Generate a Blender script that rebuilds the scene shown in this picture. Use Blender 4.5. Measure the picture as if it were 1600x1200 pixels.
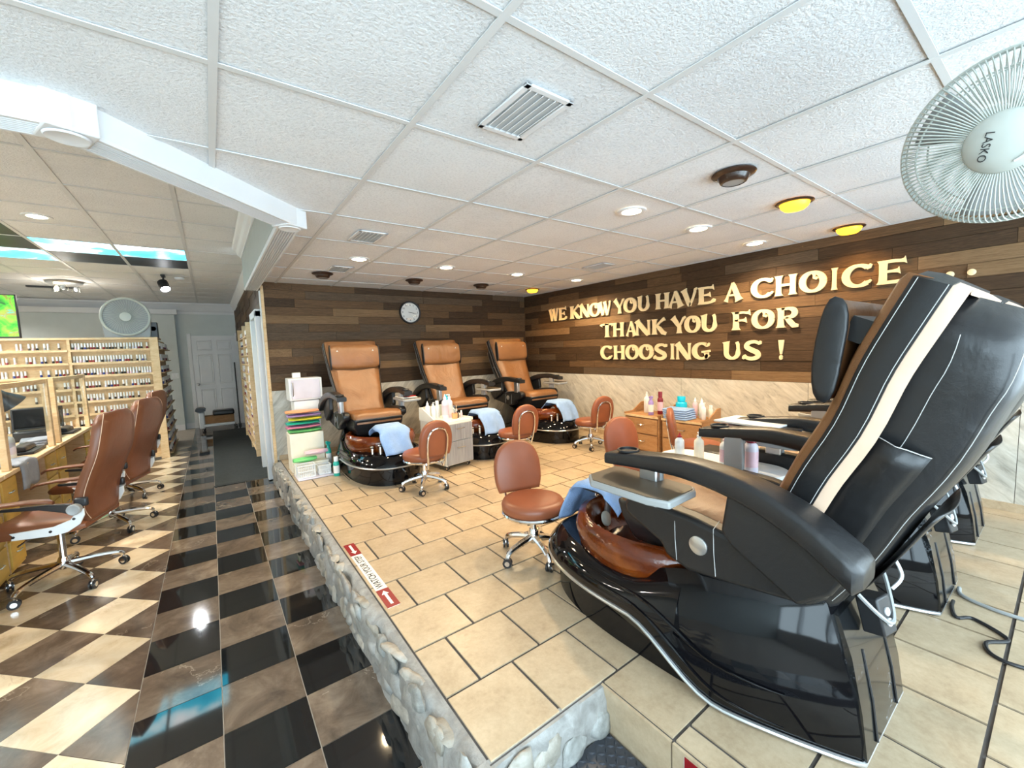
import bpy, bmesh, math, random
from mathutils import Vector, Matrix
random.seed(7)
PI = math.pi
S = bpy.context.scene
for o in list(bpy.data.objects):
    bpy.data.objects.remove(o)

# ---------------------------------------------------------------- camera
cam_d = bpy.data.cameras.new('camera')
cam = bpy.data.objects.new('camera', cam_d)
S.collection.objects.link(cam)
cam_d.sensor_width = 36.0
cam_d.lens = 14.504
cam_d.clip_start = 0.02
cam.matrix_world = Matrix(((0.806864, 0.078086, -0.585554, -0.073269),
    (-0.589734, 0.048739, -0.806125, -1.529628),
    (-0.034408, 0.995755, 0.085376, 1.512803),
    (0, 0, 0, 1)))
S.camera = cam

# ---------------------------------------------------------------- daylight, exposure
W = bpy.data.worlds.new('daylight'); S.world = W
W.use_nodes = True
bg = W.node_tree.nodes['Background']
bg.inputs[0].default_value = (0.70, 0.88, 1.0, 1)
bg.inputs[1].default_value = 6.6
S.view_settings.view_transform = 'Standard'
S.view_settings.look = 'None'
S.view_settings.gamma = 1.0
S.view_settings.use_curve_mapping = False
S.view_settings.exposure = 0.80
S.cycles.use_denoising = True
S.cycles.max_bounces = 8
S.cycles.diffuse_bounces = 4
S.cycles.glossy_bounces = 4
S.cycles.transmission_bounces = 6
S.cycles.transparent_max_bounces = 8
S.cycles.sample_clamp_indirect = 8.0
S.cycles.caustics_reflective = False
S.cycles.caustics_refractive = False

# ---------------------------------------------------------------- main dimensions (metres)
ZC = 2.37      # low ceiling
ZR = 2.74      # raised ceiling
ZP = 0.28      # pedicure platform
XR = 4.30      # right wall
YB = 4.05      # back wall of the platform
YF = -3.10     # storefront wall behind the camera
YE = 9.95      # far wall with the door
XL = -4.6      # left wall
XC = 0.47      # corridor wall face
E0, Y0, TW = 0.508, -0.553, 0.29   # platform tile grid

# ---------------------------------------------------------------- materials
MATS = {}
def _mix(nt, fac, a, b):
    n = nt.nodes.new('ShaderNodeMix'); n.data_type = 'RGBA'
    for s, val in ((n.inputs[0], fac), (n.inputs[6], a), (n.inputs[7], b)):
        if hasattr(val, 'links') or hasattr(val, 'is_linked'):
            nt.links.new(val, s)
        elif s is n.inputs[0]:
            s.default_value = val
        else:
            s.default_value = (*val, 1) if len(val) == 3 else val
    return n.outputs[2]
def _math(nt, op, a, b=None):
    n = nt.nodes.new('ShaderNodeMath'); n.operation = op
    for i, val in enumerate((a, b)):
        if val is None: continue
        if hasattr(val, 'is_linked'): nt.links.new(val, n.inputs[i])
        else: n.inputs[i].default_value = val
    return n.outputs[0]
def _coord(nt, scale=(1, 1, 1), rot=(0, 0, 0), rand=True):
    tc = nt.nodes.new('ShaderNodeTexCoord')
    mp = nt.nodes.new('ShaderNodeMapping')
    mp.inputs['Scale'].default_value = scale
    mp.inputs['Rotation'].default_value = rot
    nt.links.new(tc.outputs['Object'], mp.inputs[0])
    if not rand: return mp.outputs[0]
    oi = nt.nodes.new('ShaderNodeObjectInfo')
    m = nt.nodes.new('ShaderNodeMath'); m.operation = 'MULTIPLY'; m.inputs[1].default_value = 57.0
    nt.links.new(oi.outputs['Random'], m.inputs[0])
    va = nt.nodes.new('ShaderNodeVectorMath'); va.operation = 'ADD'
    nt.links.new(mp.outputs[0], va.inputs[0]); nt.links.new(m.outputs[0], va.inputs[1])
    return va.outputs[0]
def _noise(nt, vec, scale, detail=4, rough=.55, dist=0):
    n = nt.nodes.new('ShaderNodeTexNoise')
    n.inputs['Scale'].default_value = scale; n.inputs['Detail'].default_value = detail
    n.inputs['Roughness'].default_value = rough; n.inputs['Distortion'].default_value = dist
    nt.links.new(vec, n.inputs['Vector'])
    return n.outputs['Fac']
def _ramp(nt, fac, stops):
    n = nt.nodes.new('ShaderNodeValToRGB')
    e = n.color_ramp.elements
    while len(e) < len(stops): e.new(0.5)
    for k, (p, c) in enumerate(stops):
        e[k].position = p; e[k].color = (*c, 1) if len(c) == 3 else c
    nt.links.new(fac, n.inputs[0])
    return n.outputs[0]
def _bump(nt, bsdf, h, strength, dist=0.01):
    b = nt.nodes.new('ShaderNodeBump')
    b.inputs['Strength'].default_value = strength; b.inputs['Distance'].default_value = dist
    nt.links.new(h, b.inputs['Height']); nt.links.new(b.outputs[0], bsdf.inputs['Normal'])
def base(name, rough=.5, metal=0.0, spec=.5, coat=0.0, trans=0.0):
    m = bpy.data.materials.new(name); m.use_nodes = True
    nt = m.node_tree; b = nt.nodes['Principled BSDF']
    b.inputs['Roughness'].default_value = rough
    b.inputs['Metallic'].default_value = metal
    b.inputs['Specular IOR Level'].default_value = spec
    b.inputs['Coat Weight'].default_value = coat
    b.inputs['Coat Roughness'].default_value = .05
    b.inputs['Transmission Weight'].default_value = trans
    MATS[name] = m
    return m, nt, b
def M(name, col, rough=.5, metal=0.0, var=.08, scale=6.0, bump=0.0, bscale=60.0, spec=.5, coat=0.0, rnd=0.0, stretch=(1, 1, 1)):
    m, nt, b = base(name, rough, metal, spec, coat)
    v = _coord(nt, stretch)
    n = _noise(nt, v, scale)
    lo = tuple(c * (1 - var) for c in col); hi = tuple(min(1, c * (1 + var)) for c in col)
    c = _ramp(nt, n, [(.3, lo), (.7, hi)])
    if rnd:
        oi = nt.nodes.new('ShaderNodeObjectInfo')
        f = _math(nt, 'MULTIPLY_ADD', oi.outputs['Random'], 2 * rnd); f.node.inputs[2].default_value = 1 - rnd
        hs = nt.nodes.new('ShaderNodeHueSaturation'); nt.links.new(f, hs.inputs['Value']); nt.links.new(c, hs.inputs['Color'])
        c = hs.outputs[0]
    nt.links.new(c, b.inputs['Base Color'])
    if bump:
        _bump(nt, b, _noise(nt, v, bscale, 3), bump)
    return m
def EM(name, col, strength, rough=.4):
    m, nt, b = base(name, rough)
    v = _coord(nt); n = _noise(nt, v, 3)
    c = _ramp(nt, n, [(0, tuple(x * .95 for x in col)), (1, col)])
    nt.links.new(c, b.inputs['Base Color']); nt.links.new(c, b.inputs['Emission Color'])
    b.inputs['Emission Strength'].default_value = strength
    return m
def glassm(name, col, rough=.02, ior=1.45):
    m, nt, b = base(name, rough, trans=1.0)
    v = _coord(nt); n = _noise(nt, v, 14, 4)
    c = _ramp(nt, n, [(.35, tuple(x * .8 for x in col)), (.65, col)])
    nt.links.new(c, b.inputs['Base Color']); b.inputs['IOR'].default_value = ior
    return m
def panem(name, tint=(1, 1, 1), refl=.08):
    m = bpy.data.materials.new(name); m.use_nodes = True; nt = m.node_tree
    nt.nodes.clear()
    out = nt.nodes.new('ShaderNodeOutputMaterial'); mx = nt.nodes.new('ShaderNodeMixShader')
    tr = nt.nodes.new('ShaderNodeBsdfTransparent'); gl = nt.nodes.new('ShaderNodeBsdfGlossy')
    tr.inputs[0].default_value = (*tint, 1); gl.inputs['Roughness'].default_value = .03
    mx.inputs[0].default_value = refl
    nt.links.new(tr.outputs[0], mx.inputs[1]); nt.links.new(gl.outputs[0], mx.inputs[2]); nt.links.new(mx.outputs[0], out.inputs[0])
    MATS[name] = m
    return m

# acoustic ceiling tile
def _ceil_tile(name, col):
    m, nt, b = base(name, .95, spec=.1)
    v = _coord(nt)
    n1 = _noise(nt, v, 90, 6, .65); n2 = _noise(nt, v, 2.2, 3)
    c = _ramp(nt, n1, [(.28, tuple(x * .80 for x in col)), (.5, col), (.8, tuple(min(1, x * 1.03) for x in col))])
    c2 = _ramp(nt, n2, [(.3, (.93, .93, .93)), (.6, (1, 1, 1))])
    mm = nt.nodes.new('ShaderNodeMix'); mm.data_type = 'RGBA'; mm.blend_type = 'MULTIPLY'; mm.inputs[0].default_value = 1
    nt.links.new(c, mm.inputs[6]); nt.links.new(c2, mm.inputs[7])
    nt.links.new(mm.outputs[2], b.inputs['Base Color'])
    _bump(nt, b, n1, .9, .010)
_ceil_tile('ceil_tile', (.88, .89, .90))
_ceil_tile('ceil_tile_far', (.87, .87, .86))
M('tee', (.66, .67, .67), .5, var=.03)
M('white_trim', (.74, .75, .76), .45, var=.02)
M('grey_paint', (.42, .46, .45), .7, var=.03, bump=.05)
M('wall_grey', (.60, .65, .64), .7, var=.03, bump=.05)
M('plaster', (.70, .70, .68), .8, var=.04)
M('grout', (.085, .075, .07), .9, var=.15, scale=20)
M('floor_grout', (.45, .40, .34), .6, var=.1, scale=20)
# wood planks on the feature walls: object axes are unit box, x along the board
def _plank(name, lo, mid, hi):
    m, nt, b = base(name, .62, spec=.25)
    v = _coord(nt, (1.6, 1, 5.0))
    n = _noise(nt, v, 3.2, 7, .68, 1.2); k = _noise(nt, v, 12.0, 6, .75, .5)
    f = _math(nt, 'MULTIPLY_ADD', k, .45); nt.links.new(_math(nt, 'MULTIPLY', n, .62), f.node.inputs[2])
    c = _ramp(nt, f, [(.32, lo), (.5, mid), (.72, hi)])
    nt.links.new(c, b.inputs['Base Color'])
    _bump(nt, b, k, .3, .006)
_plank('plank_dark', (.012, .006, .003), (.046, .025, .012), (.115, .065, .032))
_plank('plank_mid', (.022, .012, .006), (.098, .054, .025), (.21, .120, .057))
_plank('plank_light', (.062, .033, .013), (.175, .102, .048), (.31, .192, .10))
_plank('plank_grey', (.020, .012, .007), (.082, .052, .030), (.18, .122, .074))
_plank('pine', (.48, .30, .15), (.70, .50, .28), (.82, .64, .41))
_plank('oak_ply', (.26, .125, .05), (.39, .205, .09), (.48, .28, .14))
M('yellow_wood', (.62, .40, .085), .45, var=.14, scale=4, stretch=(1, 1, 5))
M('grey_laminate', (.33, .33, .34), .5, var=.28, scale=5, stretch=(22, 22, .7))
M('cream_laminate', (.80, .77, .68), .5, var=.05)
# marble-look tiles
def _marble(name, lo, mid, hi, vein, rough, vs=2.2, spec=.5):
    m, nt, b = base(name, rough, spec=spec)
    v = _coord(nt, (1, 1, 1))
    n = _noise(nt, v, 6, 8, .65, .5); w = _noise(nt, v, vs, 6, .6, 1.2)
    c = _ramp(nt, n, [(.3, lo), (.5, mid), (.72, hi)])
    d = _math(nt, 'ABSOLUTE', _math(nt, 'SUBTRACT', w, .5))
    veins = _ramp(nt, d, [(0.0, (1, 1, 1)), (.010, (0, 0, 0))])
    bw = nt.nodes.new('ShaderNodeRGBToBW'); nt.links.new(veins, bw.inputs[0])
    w2 = _noise(nt, v, 2.0, 2)
    f = _math(nt, 'MULTIPLY', bw.outputs[0], _math(nt, 'MULTIPLY', _math(nt, 'GREATER_THAN', w2, .56), .45))
    out = _mix(nt, f, c, vein)
    oi = nt.nodes.new('ShaderNodeObjectInfo')
    g = _math(nt, 'MULTIPLY_ADD', oi.outputs['Random'], .5); g.node.inputs[2].default_value = .78
    hs = nt.nodes.new('ShaderNodeHueSaturation'); nt.links.new(g, hs.inputs['Value']); nt.links.new(out, hs.inputs['Color'])
    nt.links.new(hs.outputs[0], b.inputs['Base Color'])
_marble('marble_brown', (.085, .062, .045), (.150, .112, .082), (.25, .195, .145), (.50, .42, .33), .07)
_marble('marble_brown_diag', (.070, .048, .034), (.120, .085, .060), (.21, .155, .115), (.42, .34, .26), .16)
_marble('marble_beige', (.56, .42, .26), (.74, .60, .42), (.84, .72, .54), (.52, .36, .22), .16)
M('granite_black', (.008, .009, .010), .045, var=.3, scale=60, spec=.6)
def _ptile():
    m, nt, b = base('platform_tile', .33, spec=.45)
    v = _coord(nt)
    n = _noise(nt, v, 9, 7, .68); k = _noise(nt, v, 45, 4, .7)
    f = _math(nt, 'MULTIPLY_ADD', k, .35); nt.links.new(_math(nt, 'MULTIPLY', n, .65), f.node.inputs[2])
    c = _ramp(nt, f, [(.30, (.36, .262, .165)), (.48, (.47, .36, .235)), (.66, (.56, .445, .305))])
    oi = nt.nodes.new('ShaderNodeObjectInfo')
    g = _math(nt, 'MULTIPLY_ADD', oi.outputs['Random'], .14); g.node.inputs[2].default_value = .93
    hs = nt.nodes.new('ShaderNodeHueSaturation'); nt.links.new(g, hs.inputs['Value']); nt.links.new(c, hs.inputs['Color'])
    nt.links.new(hs.outputs[0], b.inputs['Base Color'])
    _bump(nt, b, k, .12, .003)
_ptile()
def _slate():
    m, nt, b = base('slate_panel', .42, spec=.4)
    v = _coord(nt, (1.0, 1.0, 1.0), (0, 0, 0), False)
    m0 = nt.nodes.new('ShaderNodeMapping'); m0.inputs['Rotation'].default_value = (math.radians(-40), math.radians(40), 0)
    mp = nt.nodes.new('ShaderNodeMapping'); mp.inputs['Scale'].default_value = (1.6, 1.6, 9.0)
    nt.links.new(v, m0.inputs[0]); nt.links.new(m0.outputs[0], mp.inputs[0])
    n = _noise(nt, mp.outputs[0], 2.6, 8, .66, .8); k = _noise(nt, v, 3.0, 4)
    c = _ramp(nt, n, [(.30, (.38, .34, .28)), (.48, (.60, .55, .46)), (.60, (.68, .63, .54)), (.74, (.79, .75, .67))])
    c2 = _ramp(nt, k, [(.35, (.86, .88, .90)), (.65, (1, 1, 1))])
    mm = nt.nodes.new('ShaderNodeMix'); mm.data_type = 'RGBA'; mm.blend_type = 'MULTIPLY'; mm.inputs[0].default_value = 1
    nt.links.new(c, mm.inputs[6]); nt.links.new(c2, mm.inputs[7]); nt.links.new(mm.outputs[2], b.inputs['Base Color'])
    _bump(nt, b, n, .25, .006)
_slate()
def _stone(name, a, bb, c3, rough=.38):
    m, nt, b = base(name, rough, spec=.5)
    v = _coord(nt); n = _noise(nt, v, 14, 7, .65, .4); k = _noise(nt, v, 55, 4)
    c = _ramp(nt, n, [(.3, a), (.5, bb), (.7, c3)])
    nt.links.new(c, b.inputs['Base Color'])
    f = _math(nt, 'MULTIPLY_ADD', k, .3); nt.links.new(n, f.node.inputs[2])
    _bump(nt, b, f, .5, .012)
_stone('mortar', (.20, .19, .175), (.30, .29, .27), (.40, .39, .37))
_stone('stone_a', (.21, .185, .15), (.33, .30, .25), (.46, .43, .38))
_stone('stone_b', (.18, .18, .165), (.31, .31, .29), (.44, .44, .42))
_stone('stone_c', (.28, .25, .21), (.40, .37, .32), (.52, .49, .44))
M('rubber_plate', (.045, .050, .062), .25, var=.2, spec=.6)
M('rubber_mat', (.035, .040, .040), .75, var=.25, scale=30, bump=.3, bscale=200)
def leather(name, col, rough, wr=.25, ws=9):
    m, nt, b = base(name, rough, spec=.5)
    v = _coord(nt); n = _noise(nt, v, 4, 4); k = _noise(nt, v, ws, 3, .5, .8); g = _noise(nt, v, 260, 2)
    c = _ramp(nt, n, [(.3, tuple(x * .85 for x in col)), (.7, tuple(min(1, x * 1.12) for x in col))])
    nt.links.new(c, b.inputs['Base Color'])
    f = _math(nt, 'MULTIPLY_ADD', g, .06); nt.links.new(k, f.node.inputs[2])
    _bump(nt, b, f, wr, .02)
leather('tan_leather', (.235, .105, .040), .36, .8, 5)
leather('stool_leather', (.26, .078, .034), .40, .06)
leather('office_leather', (.19, .066, .028), .38, .12)
leather('black_leather', (.013, .013, .014), .36, .22, 8)
leather('cream_leather', (.66, .47, .34), .5, .15)
M('gloss_black', (.003, .003, .004), .05, var=.1, spec=.35)
def _dusty():
    m, nt, b = base('dusty_black', .16, spec=.6, coat=.3)
    v = _coord(nt); n = _noise(nt, v, 70, 6, .8); k = _noise(nt, v, 5, 4)
    f = _math(nt, 'MULTIPLY', n, k)
    c = _ramp(nt, f, [(.27, (.006, .007, .008)), (.32, (.02, .022, .025)), (.38, (.26, .28, .30))])
    nt.links.new(c, b.inputs['Base Color'])
_dusty()
M('satin_black', (.018, .018, .020), .38, var=.1)
M('dark_brown', (.030, .014, .009), .28, var=.1, coat=.3)
M('chrome', (.80, .80, .81), .10, 1.0, var=.03)
M('silver', (.62, .63, .64), .28, .9, var=.05)
M('white_plastic', (.80, .82, .83), .35, var=.03)
M('fan_plastic', (.50, .53, .49), .42, var=.03)
M('grey_plastic', (.33, .34, .34), .45, var=.06)
M('tray_top', (.105, .080, .055), .42, var=.15)
M('stitch', (.55, .55, .54), .8, var=.05)
def _amber():
    m, nt, b = base('amber_glass', .03, spec=.6, trans=.6)
    v = _coord(nt); n = _noise(nt, v, 9, 5, .6); k = _noise(nt, v, 60, 3)
    c = _ramp(nt, n, [(.30, (.17, .026, .005)), (.5, (.30, .055, .008)), (.70, (.55, .13, .015))])
    nt.links.new(c, b.inputs['Base Color']); _bump(nt, b, k, .25, .006)
_amber()
M('amber_lens', (.75, .32, .02), .2, var=.05)
M('towel_blue', (.30, .45, .74), .95, var=.10, scale=14, bump=.6, bscale=160, spec=.1)
M('towel_grey', (.30, .33, .38), .95, var=.12, scale=14, bump=.6, bscale=160, spec=.1)
M('red', (.26, .008, .012), .4, var=.06)
M('sticker_white', (.80, .79, .76), .4, var=.03)
M('ink', (.012, .012, .013), .5, var=.1)
M('cardboard', (.72, .58, .42), .8, var=.08)
M('paper', (.78, .77, .74), .7, var=.04)
M('gold_letter', (.90, .70, .40), .36, var=.05, scale=3, spec=.5)
M('letter_side', (.16, .085, .03), .5, var=.1)
panem('pane', (.95, .96, .96), .04)
panem('window_glass', (.97, .98, .98), .05)
panem('acrylic', (.90, .93, .93), .10)
for nm, c in (('pk_green', (.16, .62, .20)), ('pk_pink', (.85, .25, .42)), ('pk_yellow', (.90, .82, .06)), ('pk_purple', (.36, .26, .62)), ('pk_blue', (.05, .48, .72)), ('pk_orange', (.85, .36, .16)), ('pk_teal', (.02, .42, .34)), ('pk_cyan', (.0, .50, .72)), ('pk_navy', (.02, .04, .22)), ('pk_rose', (.80, .55, .62)), ('pk_maroon', (.22, .015, .03)), ('pk_cream', (.86, .80, .66)), ('pk_lav', (.74, .70, .80))):
    M(nm, c, .35, var=.06)

# ---------------------------------------------------------------- mesh helpers
class MB:
    def __init__(s): s.v = []; s.f = []; s.m = []
    def add(s, vs, fs, m=0, T=None):
        n = len(s.v)
        s.v += [tuple(T @ Vector(p)) for p in vs] if T is not None else [tuple(p) for p in vs]
        s.f += [tuple(i + n for i in f) for f in fs]; s.m += [m] * len(fs)
        return s
    def box(s, c, d, m=0, T=None):
        x, y, z = c; a, b, h = d[0] / 2, d[1] / 2, d[2] / 2
        vs = [(x + i * a, y + j * b, z + k * h) for k in (-1, 1) for j in (-1, 1) for i in (-1, 1)]
        return s.add(vs, [(0, 2, 3, 1), (4, 5, 7, 6), (0, 1, 5, 4), (2, 6, 7, 3), (0, 4, 6, 2), (1, 3, 7, 5)], m, T)
    def loft(s, rings, m=0, c0=True, c1=True, T=None):
        n = len(rings[0]); vs = [p for r in rings for p in r]; fs = []
        for i in range(len(rings) - 1):
            for j in range(n):
                k = (j + 1) % n
                fs.append((i * n + j, i * n + k, (i + 1) * n + k, (i + 1) * n + j))
        if c0: fs.append(tuple(range(n))[::-1])
        if c1: fs.append(tuple((len(rings) - 1) * n + j for j in range(n)))
        return s.add(vs, fs, m, T)
    def tube(s, pts, r, n=8, m=0, closed=False, caps=True, T=None):
        P = [Vector(p) for p in pts]; N = len(P)
        rs = r if isinstance(r, (list, tuple)) else [r] * N
        rings = []; up = None
        for i in range(N):
            if closed: t = P[(i + 1) % N] - P[i - 1]
            else: t = P[min(i + 1, N - 1)] - P[max(i - 1, 0)]
            t = t.normalized() if t.length > 1e-9 else Vector((0, 0, 1))
            if up is None:
                up = Vector((0, 0, 1)) if abs(t.z) < .9 else Vector((1, 0, 0))
            a = (up - t * up.dot(t))
            if a.length < 1e-6: a = t.orthogonal()
            a.normalize(); b = t.cross(a); up = a
            rings.append([P[i] + (a * math.cos(2 * PI * k / n) + b * math.sin(2 * PI * k / n)) * rs[i] for k in range(n)])
        if closed: rings.append(rings[0]); caps = False
        return s.loft(rings, m, caps, caps, T)
    def cyl(s, p0, p1, r0, r1=None, n=14, m=0, T=None):
        return s.tube([p0, p1], [r0, r0 if r1 is None else r1], n, m, T=T)
    def lathe(s, prof, n=24, m=0, T=None, c0=True, c1=True):
        return s.loft([[(r * math.cos(2 * PI * k / n), r * math.sin(2 * PI * k / n), z) for k in range(n)] for r, z in prof], m, c0, c1, T)
    def ell(s, c, r, n=12, m=0, T=None):
        h = n // 2
        return s.loft([[(c[0] + r[0] * math.sin(PI * i / h) * math.cos(2 * PI * k / n), c[1] + r[1] * math.sin(PI * i / h) * math.sin(2 * PI * k / n), c[2] - r[2] * math.cos(PI * i / h)) for k in range(n)] for i in [.12] + list(range(1, h)) + [h - .12]], m, T=T)
    def prism(s, poly, a, b, ax='x', m=0, T=None):
        mk = {'x': lambda p, t: (t, p[0], p[1]), 'y': lambda p, t: (p[0], t, p[1]), 'z': lambda p, t: (p[0], p[1], t)}[ax]
        return s.loft([[mk(p, a) for p in poly], [mk(p, b) for p in poly]], m, T=T)
    def sheet(s, grid, m=0, T=None):
        R_, C_ = len(grid), len(grid[0])
        return s.add([p for r in grid for p in r], [(i * C_ + j, i * C_ + j + 1, (i + 1) * C_ + j + 1, (i + 1) * C_ + j) for i in range(R_ - 1) for j in range(C_ - 1)], m, T)
    def mesh(s, name, mats, smooth=40):
        me = bpy.data.meshes.new(name); me.from_pydata(s.v, [], s.f)
        for k in ([mats] if isinstance(mats, str) else mats): me.materials.append(MATS[k])
        bm = bmesh.new(); bm.from_mesh(me)
        for f, k in zip(bm.faces, s.m): f.material_index = k
        bmesh.ops.recalc_face_normals(bm, faces=bm.faces); bm.to_mesh(me); bm.free()
        if smooth:
            me.polygons.foreach_set('use_smooth', [True] * len(me.polygons))
            me.set_sharp_from_angle(angle=math.radians(smooth))
        return me
    def ob(s, name, mats, parent=None, loc=(0, 0, 0), rot=(0, 0, 0), smooth=40, bevel=0, seg=2, sub=0, solid=0):
        return link(name, s.mesh(name, mats, smooth), parent, loc, rot, bevel, seg, sub, solid)
def link(name, me, parent=None, loc=(0, 0, 0), rot=(0, 0, 0), bevel=0, seg=2, sub=0, solid=0):
    o = bpy.data.objects.new(name, me); S.collection.objects.link(o)
    o.location = loc; o.rotation_euler = rot
    if parent: o.parent = parent
    if solid:
        d = o.modifiers.new('solid', 'SOLIDIFY'); d.thickness = solid
    if sub:
        d = o.modifiers.new('sub', 'SUBSURF'); d.levels = sub; d.render_levels = sub
    if bevel:
        d = o.modifiers.new('bevel', 'BEVEL'); d.width = bevel; d.segments = seg; d.limit_method = 'ANGLE'; d.angle_limit = math.radians(35)
    return o
def tag(o, label, cat, group=None):
    o['label'] = label; o['category'] = cat
    if group: o['group'] = group
    return o
def struct(o, label=None):
    o['kind'] = 'structure'
    if label: o['label'] = label
    return o
def thing(name, label, cat, loc=(0, 0, 0), rz=0, group=None, scale=1):
    o = bpy.data.objects.new(name, None); S.collection.objects.link(o)
    o.empty_display_size = .1
    o.location = loc; o.rotation_euler = (0, 0, rz); o.scale = (scale,) * 3
    return tag(o, label, cat, group)
def copy_tree(o, parent=None):
    c = o.copy(); S.collection.objects.link(c); c.parent = parent
    for ch in list(o.children): copy_tree(ch, c)
    return c
def dup(o, label, loc, rz, group=None):
    c = copy_tree(o); c.location = loc; c.rotation_euler = (0, 0, rz); c['label'] = label
    if group: c['group'] = group
    return c
def box(name, c, d, mat, parent=None, bevel=0, **k):
    return MB().box((0, 0, 0), d).ob(name, mat, parent, c, bevel=bevel, smooth=0 if not bevel else 40, **k)
def text_mesh(body, size, extrude, mat, align='CENTER'):
    cu = bpy.data.curves.new('lettering', 'FONT'); cu.body = body; cu.size = size; cu.extrude = extrude
    cu.align_x = align; cu.align_y = 'CENTER'; cu.resolution_u = 3
    t = bpy.data.objects.new('lettering', cu); S.collection.objects.link(t)
    bpy.context.view_layer.update()
    me = bpy.data.meshes.new_from_object(t.evaluated_get(bpy.context.evaluated_depsgraph_get()))
    bpy.data.objects.remove(t); bpy.data.curves.remove(cu)
    me.materials.clear(); me.materials.append(MATS[mat])
    return me
def rrect(w, h, r, n=4, cx=0, cy=0):
    out = []
    for qx, qy, a0 in ((1, 1, 0), (-1, 1, 90), (-1, -1, 180), (1, -1, 270)):
        for k in range(n + 1):
            a = math.radians(a0 + 90 * k / n)
            out.append((cx + qx * (w / 2 - r) + r * math.cos(a), cy + qy * (h / 2 - r) + r * math.sin(a)))
    return out
def spline(pts, n=8):
    P = [Vector(p) for p in pts]; out = []
    for i in range(len(P) - 1):
        a, b, c, d = P[max(i - 1, 0)], P[i], P[i + 1], P[min(i + 2, len(P) - 1)]
        for k in range(n):
            t = k / n
            out.append(.5 * ((2 * b) + (c - a) * t + (2 * a - 5 * b + 4 * c - d) * t * t + (3 * b - a - 3 * c + d) * t ** 3))
    return out + [P[-1]]
def clip(poly, a, b, c):
    """keep the part of poly where a*x+b*y<=c"""
    out = []
    for i in range(len(poly)):
        p, q = poly[i], poly[(i + 1) % len(poly)]
        dp, dq = a * p[0] + b * p[1] - c, a * q[0] + b * q[1] - c
        if dp <= 0: out.append(p)
        if dp * dq < 0:
            t = dp / (dp - dq); out.append((p[0] + (q[0] - p[0]) * t, p[1] + (q[1] - p[1]) * t))
    return out
def area(poly):
    return abs(sum(p[0] * q[1] - q[0] * p[1] for p, q in zip(poly, poly[1:] + poly[:1]))) / 2 if len(poly) > 2 else 0

# ---------------------------------------------------------------- floor
floor = struct(box('floor', ((XL + XR) / 2, (YF + YE) / 2 + .05, -.052), (XR - XL + .2, YE - YF + .3, .1), 'floor_grout'))
FS = .3048; FX0 = -.4522; FY0 = 1.343
tile_polys = []
g = .002
for c in range(3):
    x0 = FX0 + c * FS
    r = -16
    while FY0 + r * FS < YE:
        y0 = FY0 + r * FS
        # the aisle columns stagger black / brown like a checkerboard
        black = (c + r) % 2 == 1
        tile_polys.append(([(x0 + g, y0 + g), (x0 + FS - g, y0 + g), (x0 + FS - g, y0 + FS - g), (x0 + g, y0 + FS - g)], 'granite_black' if black else 'marble_brown'))
        r += 1
D = .4365; hd = D / 2
for i in range(-1, 24):
    for j in range(-8, 46):
        # diamonds: centres on a staggered lattice left of the aisle border
        cx = FX0 - i * hd; cy = .952 + j * hd
        if (i + j) % 2 == 0: continue
        if cx < -3.0 or cy < -1.6 or cy > 7.6: continue
        if cx < -1.9 and cy < 1.0: continue
        pl = [(cx + hd - g, cy), (cx, cy + hd - g), (cx - hd + g, cy), (cx, cy - hd + g)]
        pl = clip(pl, 1, 0, FX0 - g)
        if area(pl) < .0005: continue
        tile_polys.append((pl, None, i, j))
def diag_mat(i, j):
    # lattice parity picks beige or brown
    return 'marble_beige' if i % 2 else 'marble_brown_diag'
tl = []
for t in tile_polys:
    pl = t[0]; mt = t[1] or diag_mat(t[2], t[3])
    cx = sum(p[0] for p in pl) / len(pl); cy = sum(p[1] for p in pl) / len(pl)
    tl.append((math.hypot(cx + .07, cy + 1.53), cx, cy, pl, mt))
tl = [t for t in tl if t[2] > -.6 or t[0] < 3]
tl.sort()
far_mb = MB(); far_m = ['marble_brown', 'granite_black', 'marble_beige', 'marble_brown_diag']
cache = {}
for n_, (d_, cx, cy, pl, mt) in enumerate(tl):
    loc = [(round(p[0] - cx, 5), round(p[1] - cy, 5)) for p in pl]
    if n_ < 290:
        key = (mt, tuple(loc))
        if key not in cache: cache[key] = MB().prism(loc, -.004, .001, 'z').mesh('tile', mt, 0)
        link('tile', cache[key], floor, (cx - floor.location.x, cy - floor.location.y, -floor.location.z))
    else:
        far_mb.prism(pl, -.004, .001, 'z', far_m.index(mt))
ft = far_mb.ob('tile_field', far_m, floor, (-floor.location.x, -floor.location.y, -floor.location.z), smooth=0); ft['kind'] = 'stuff'

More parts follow.
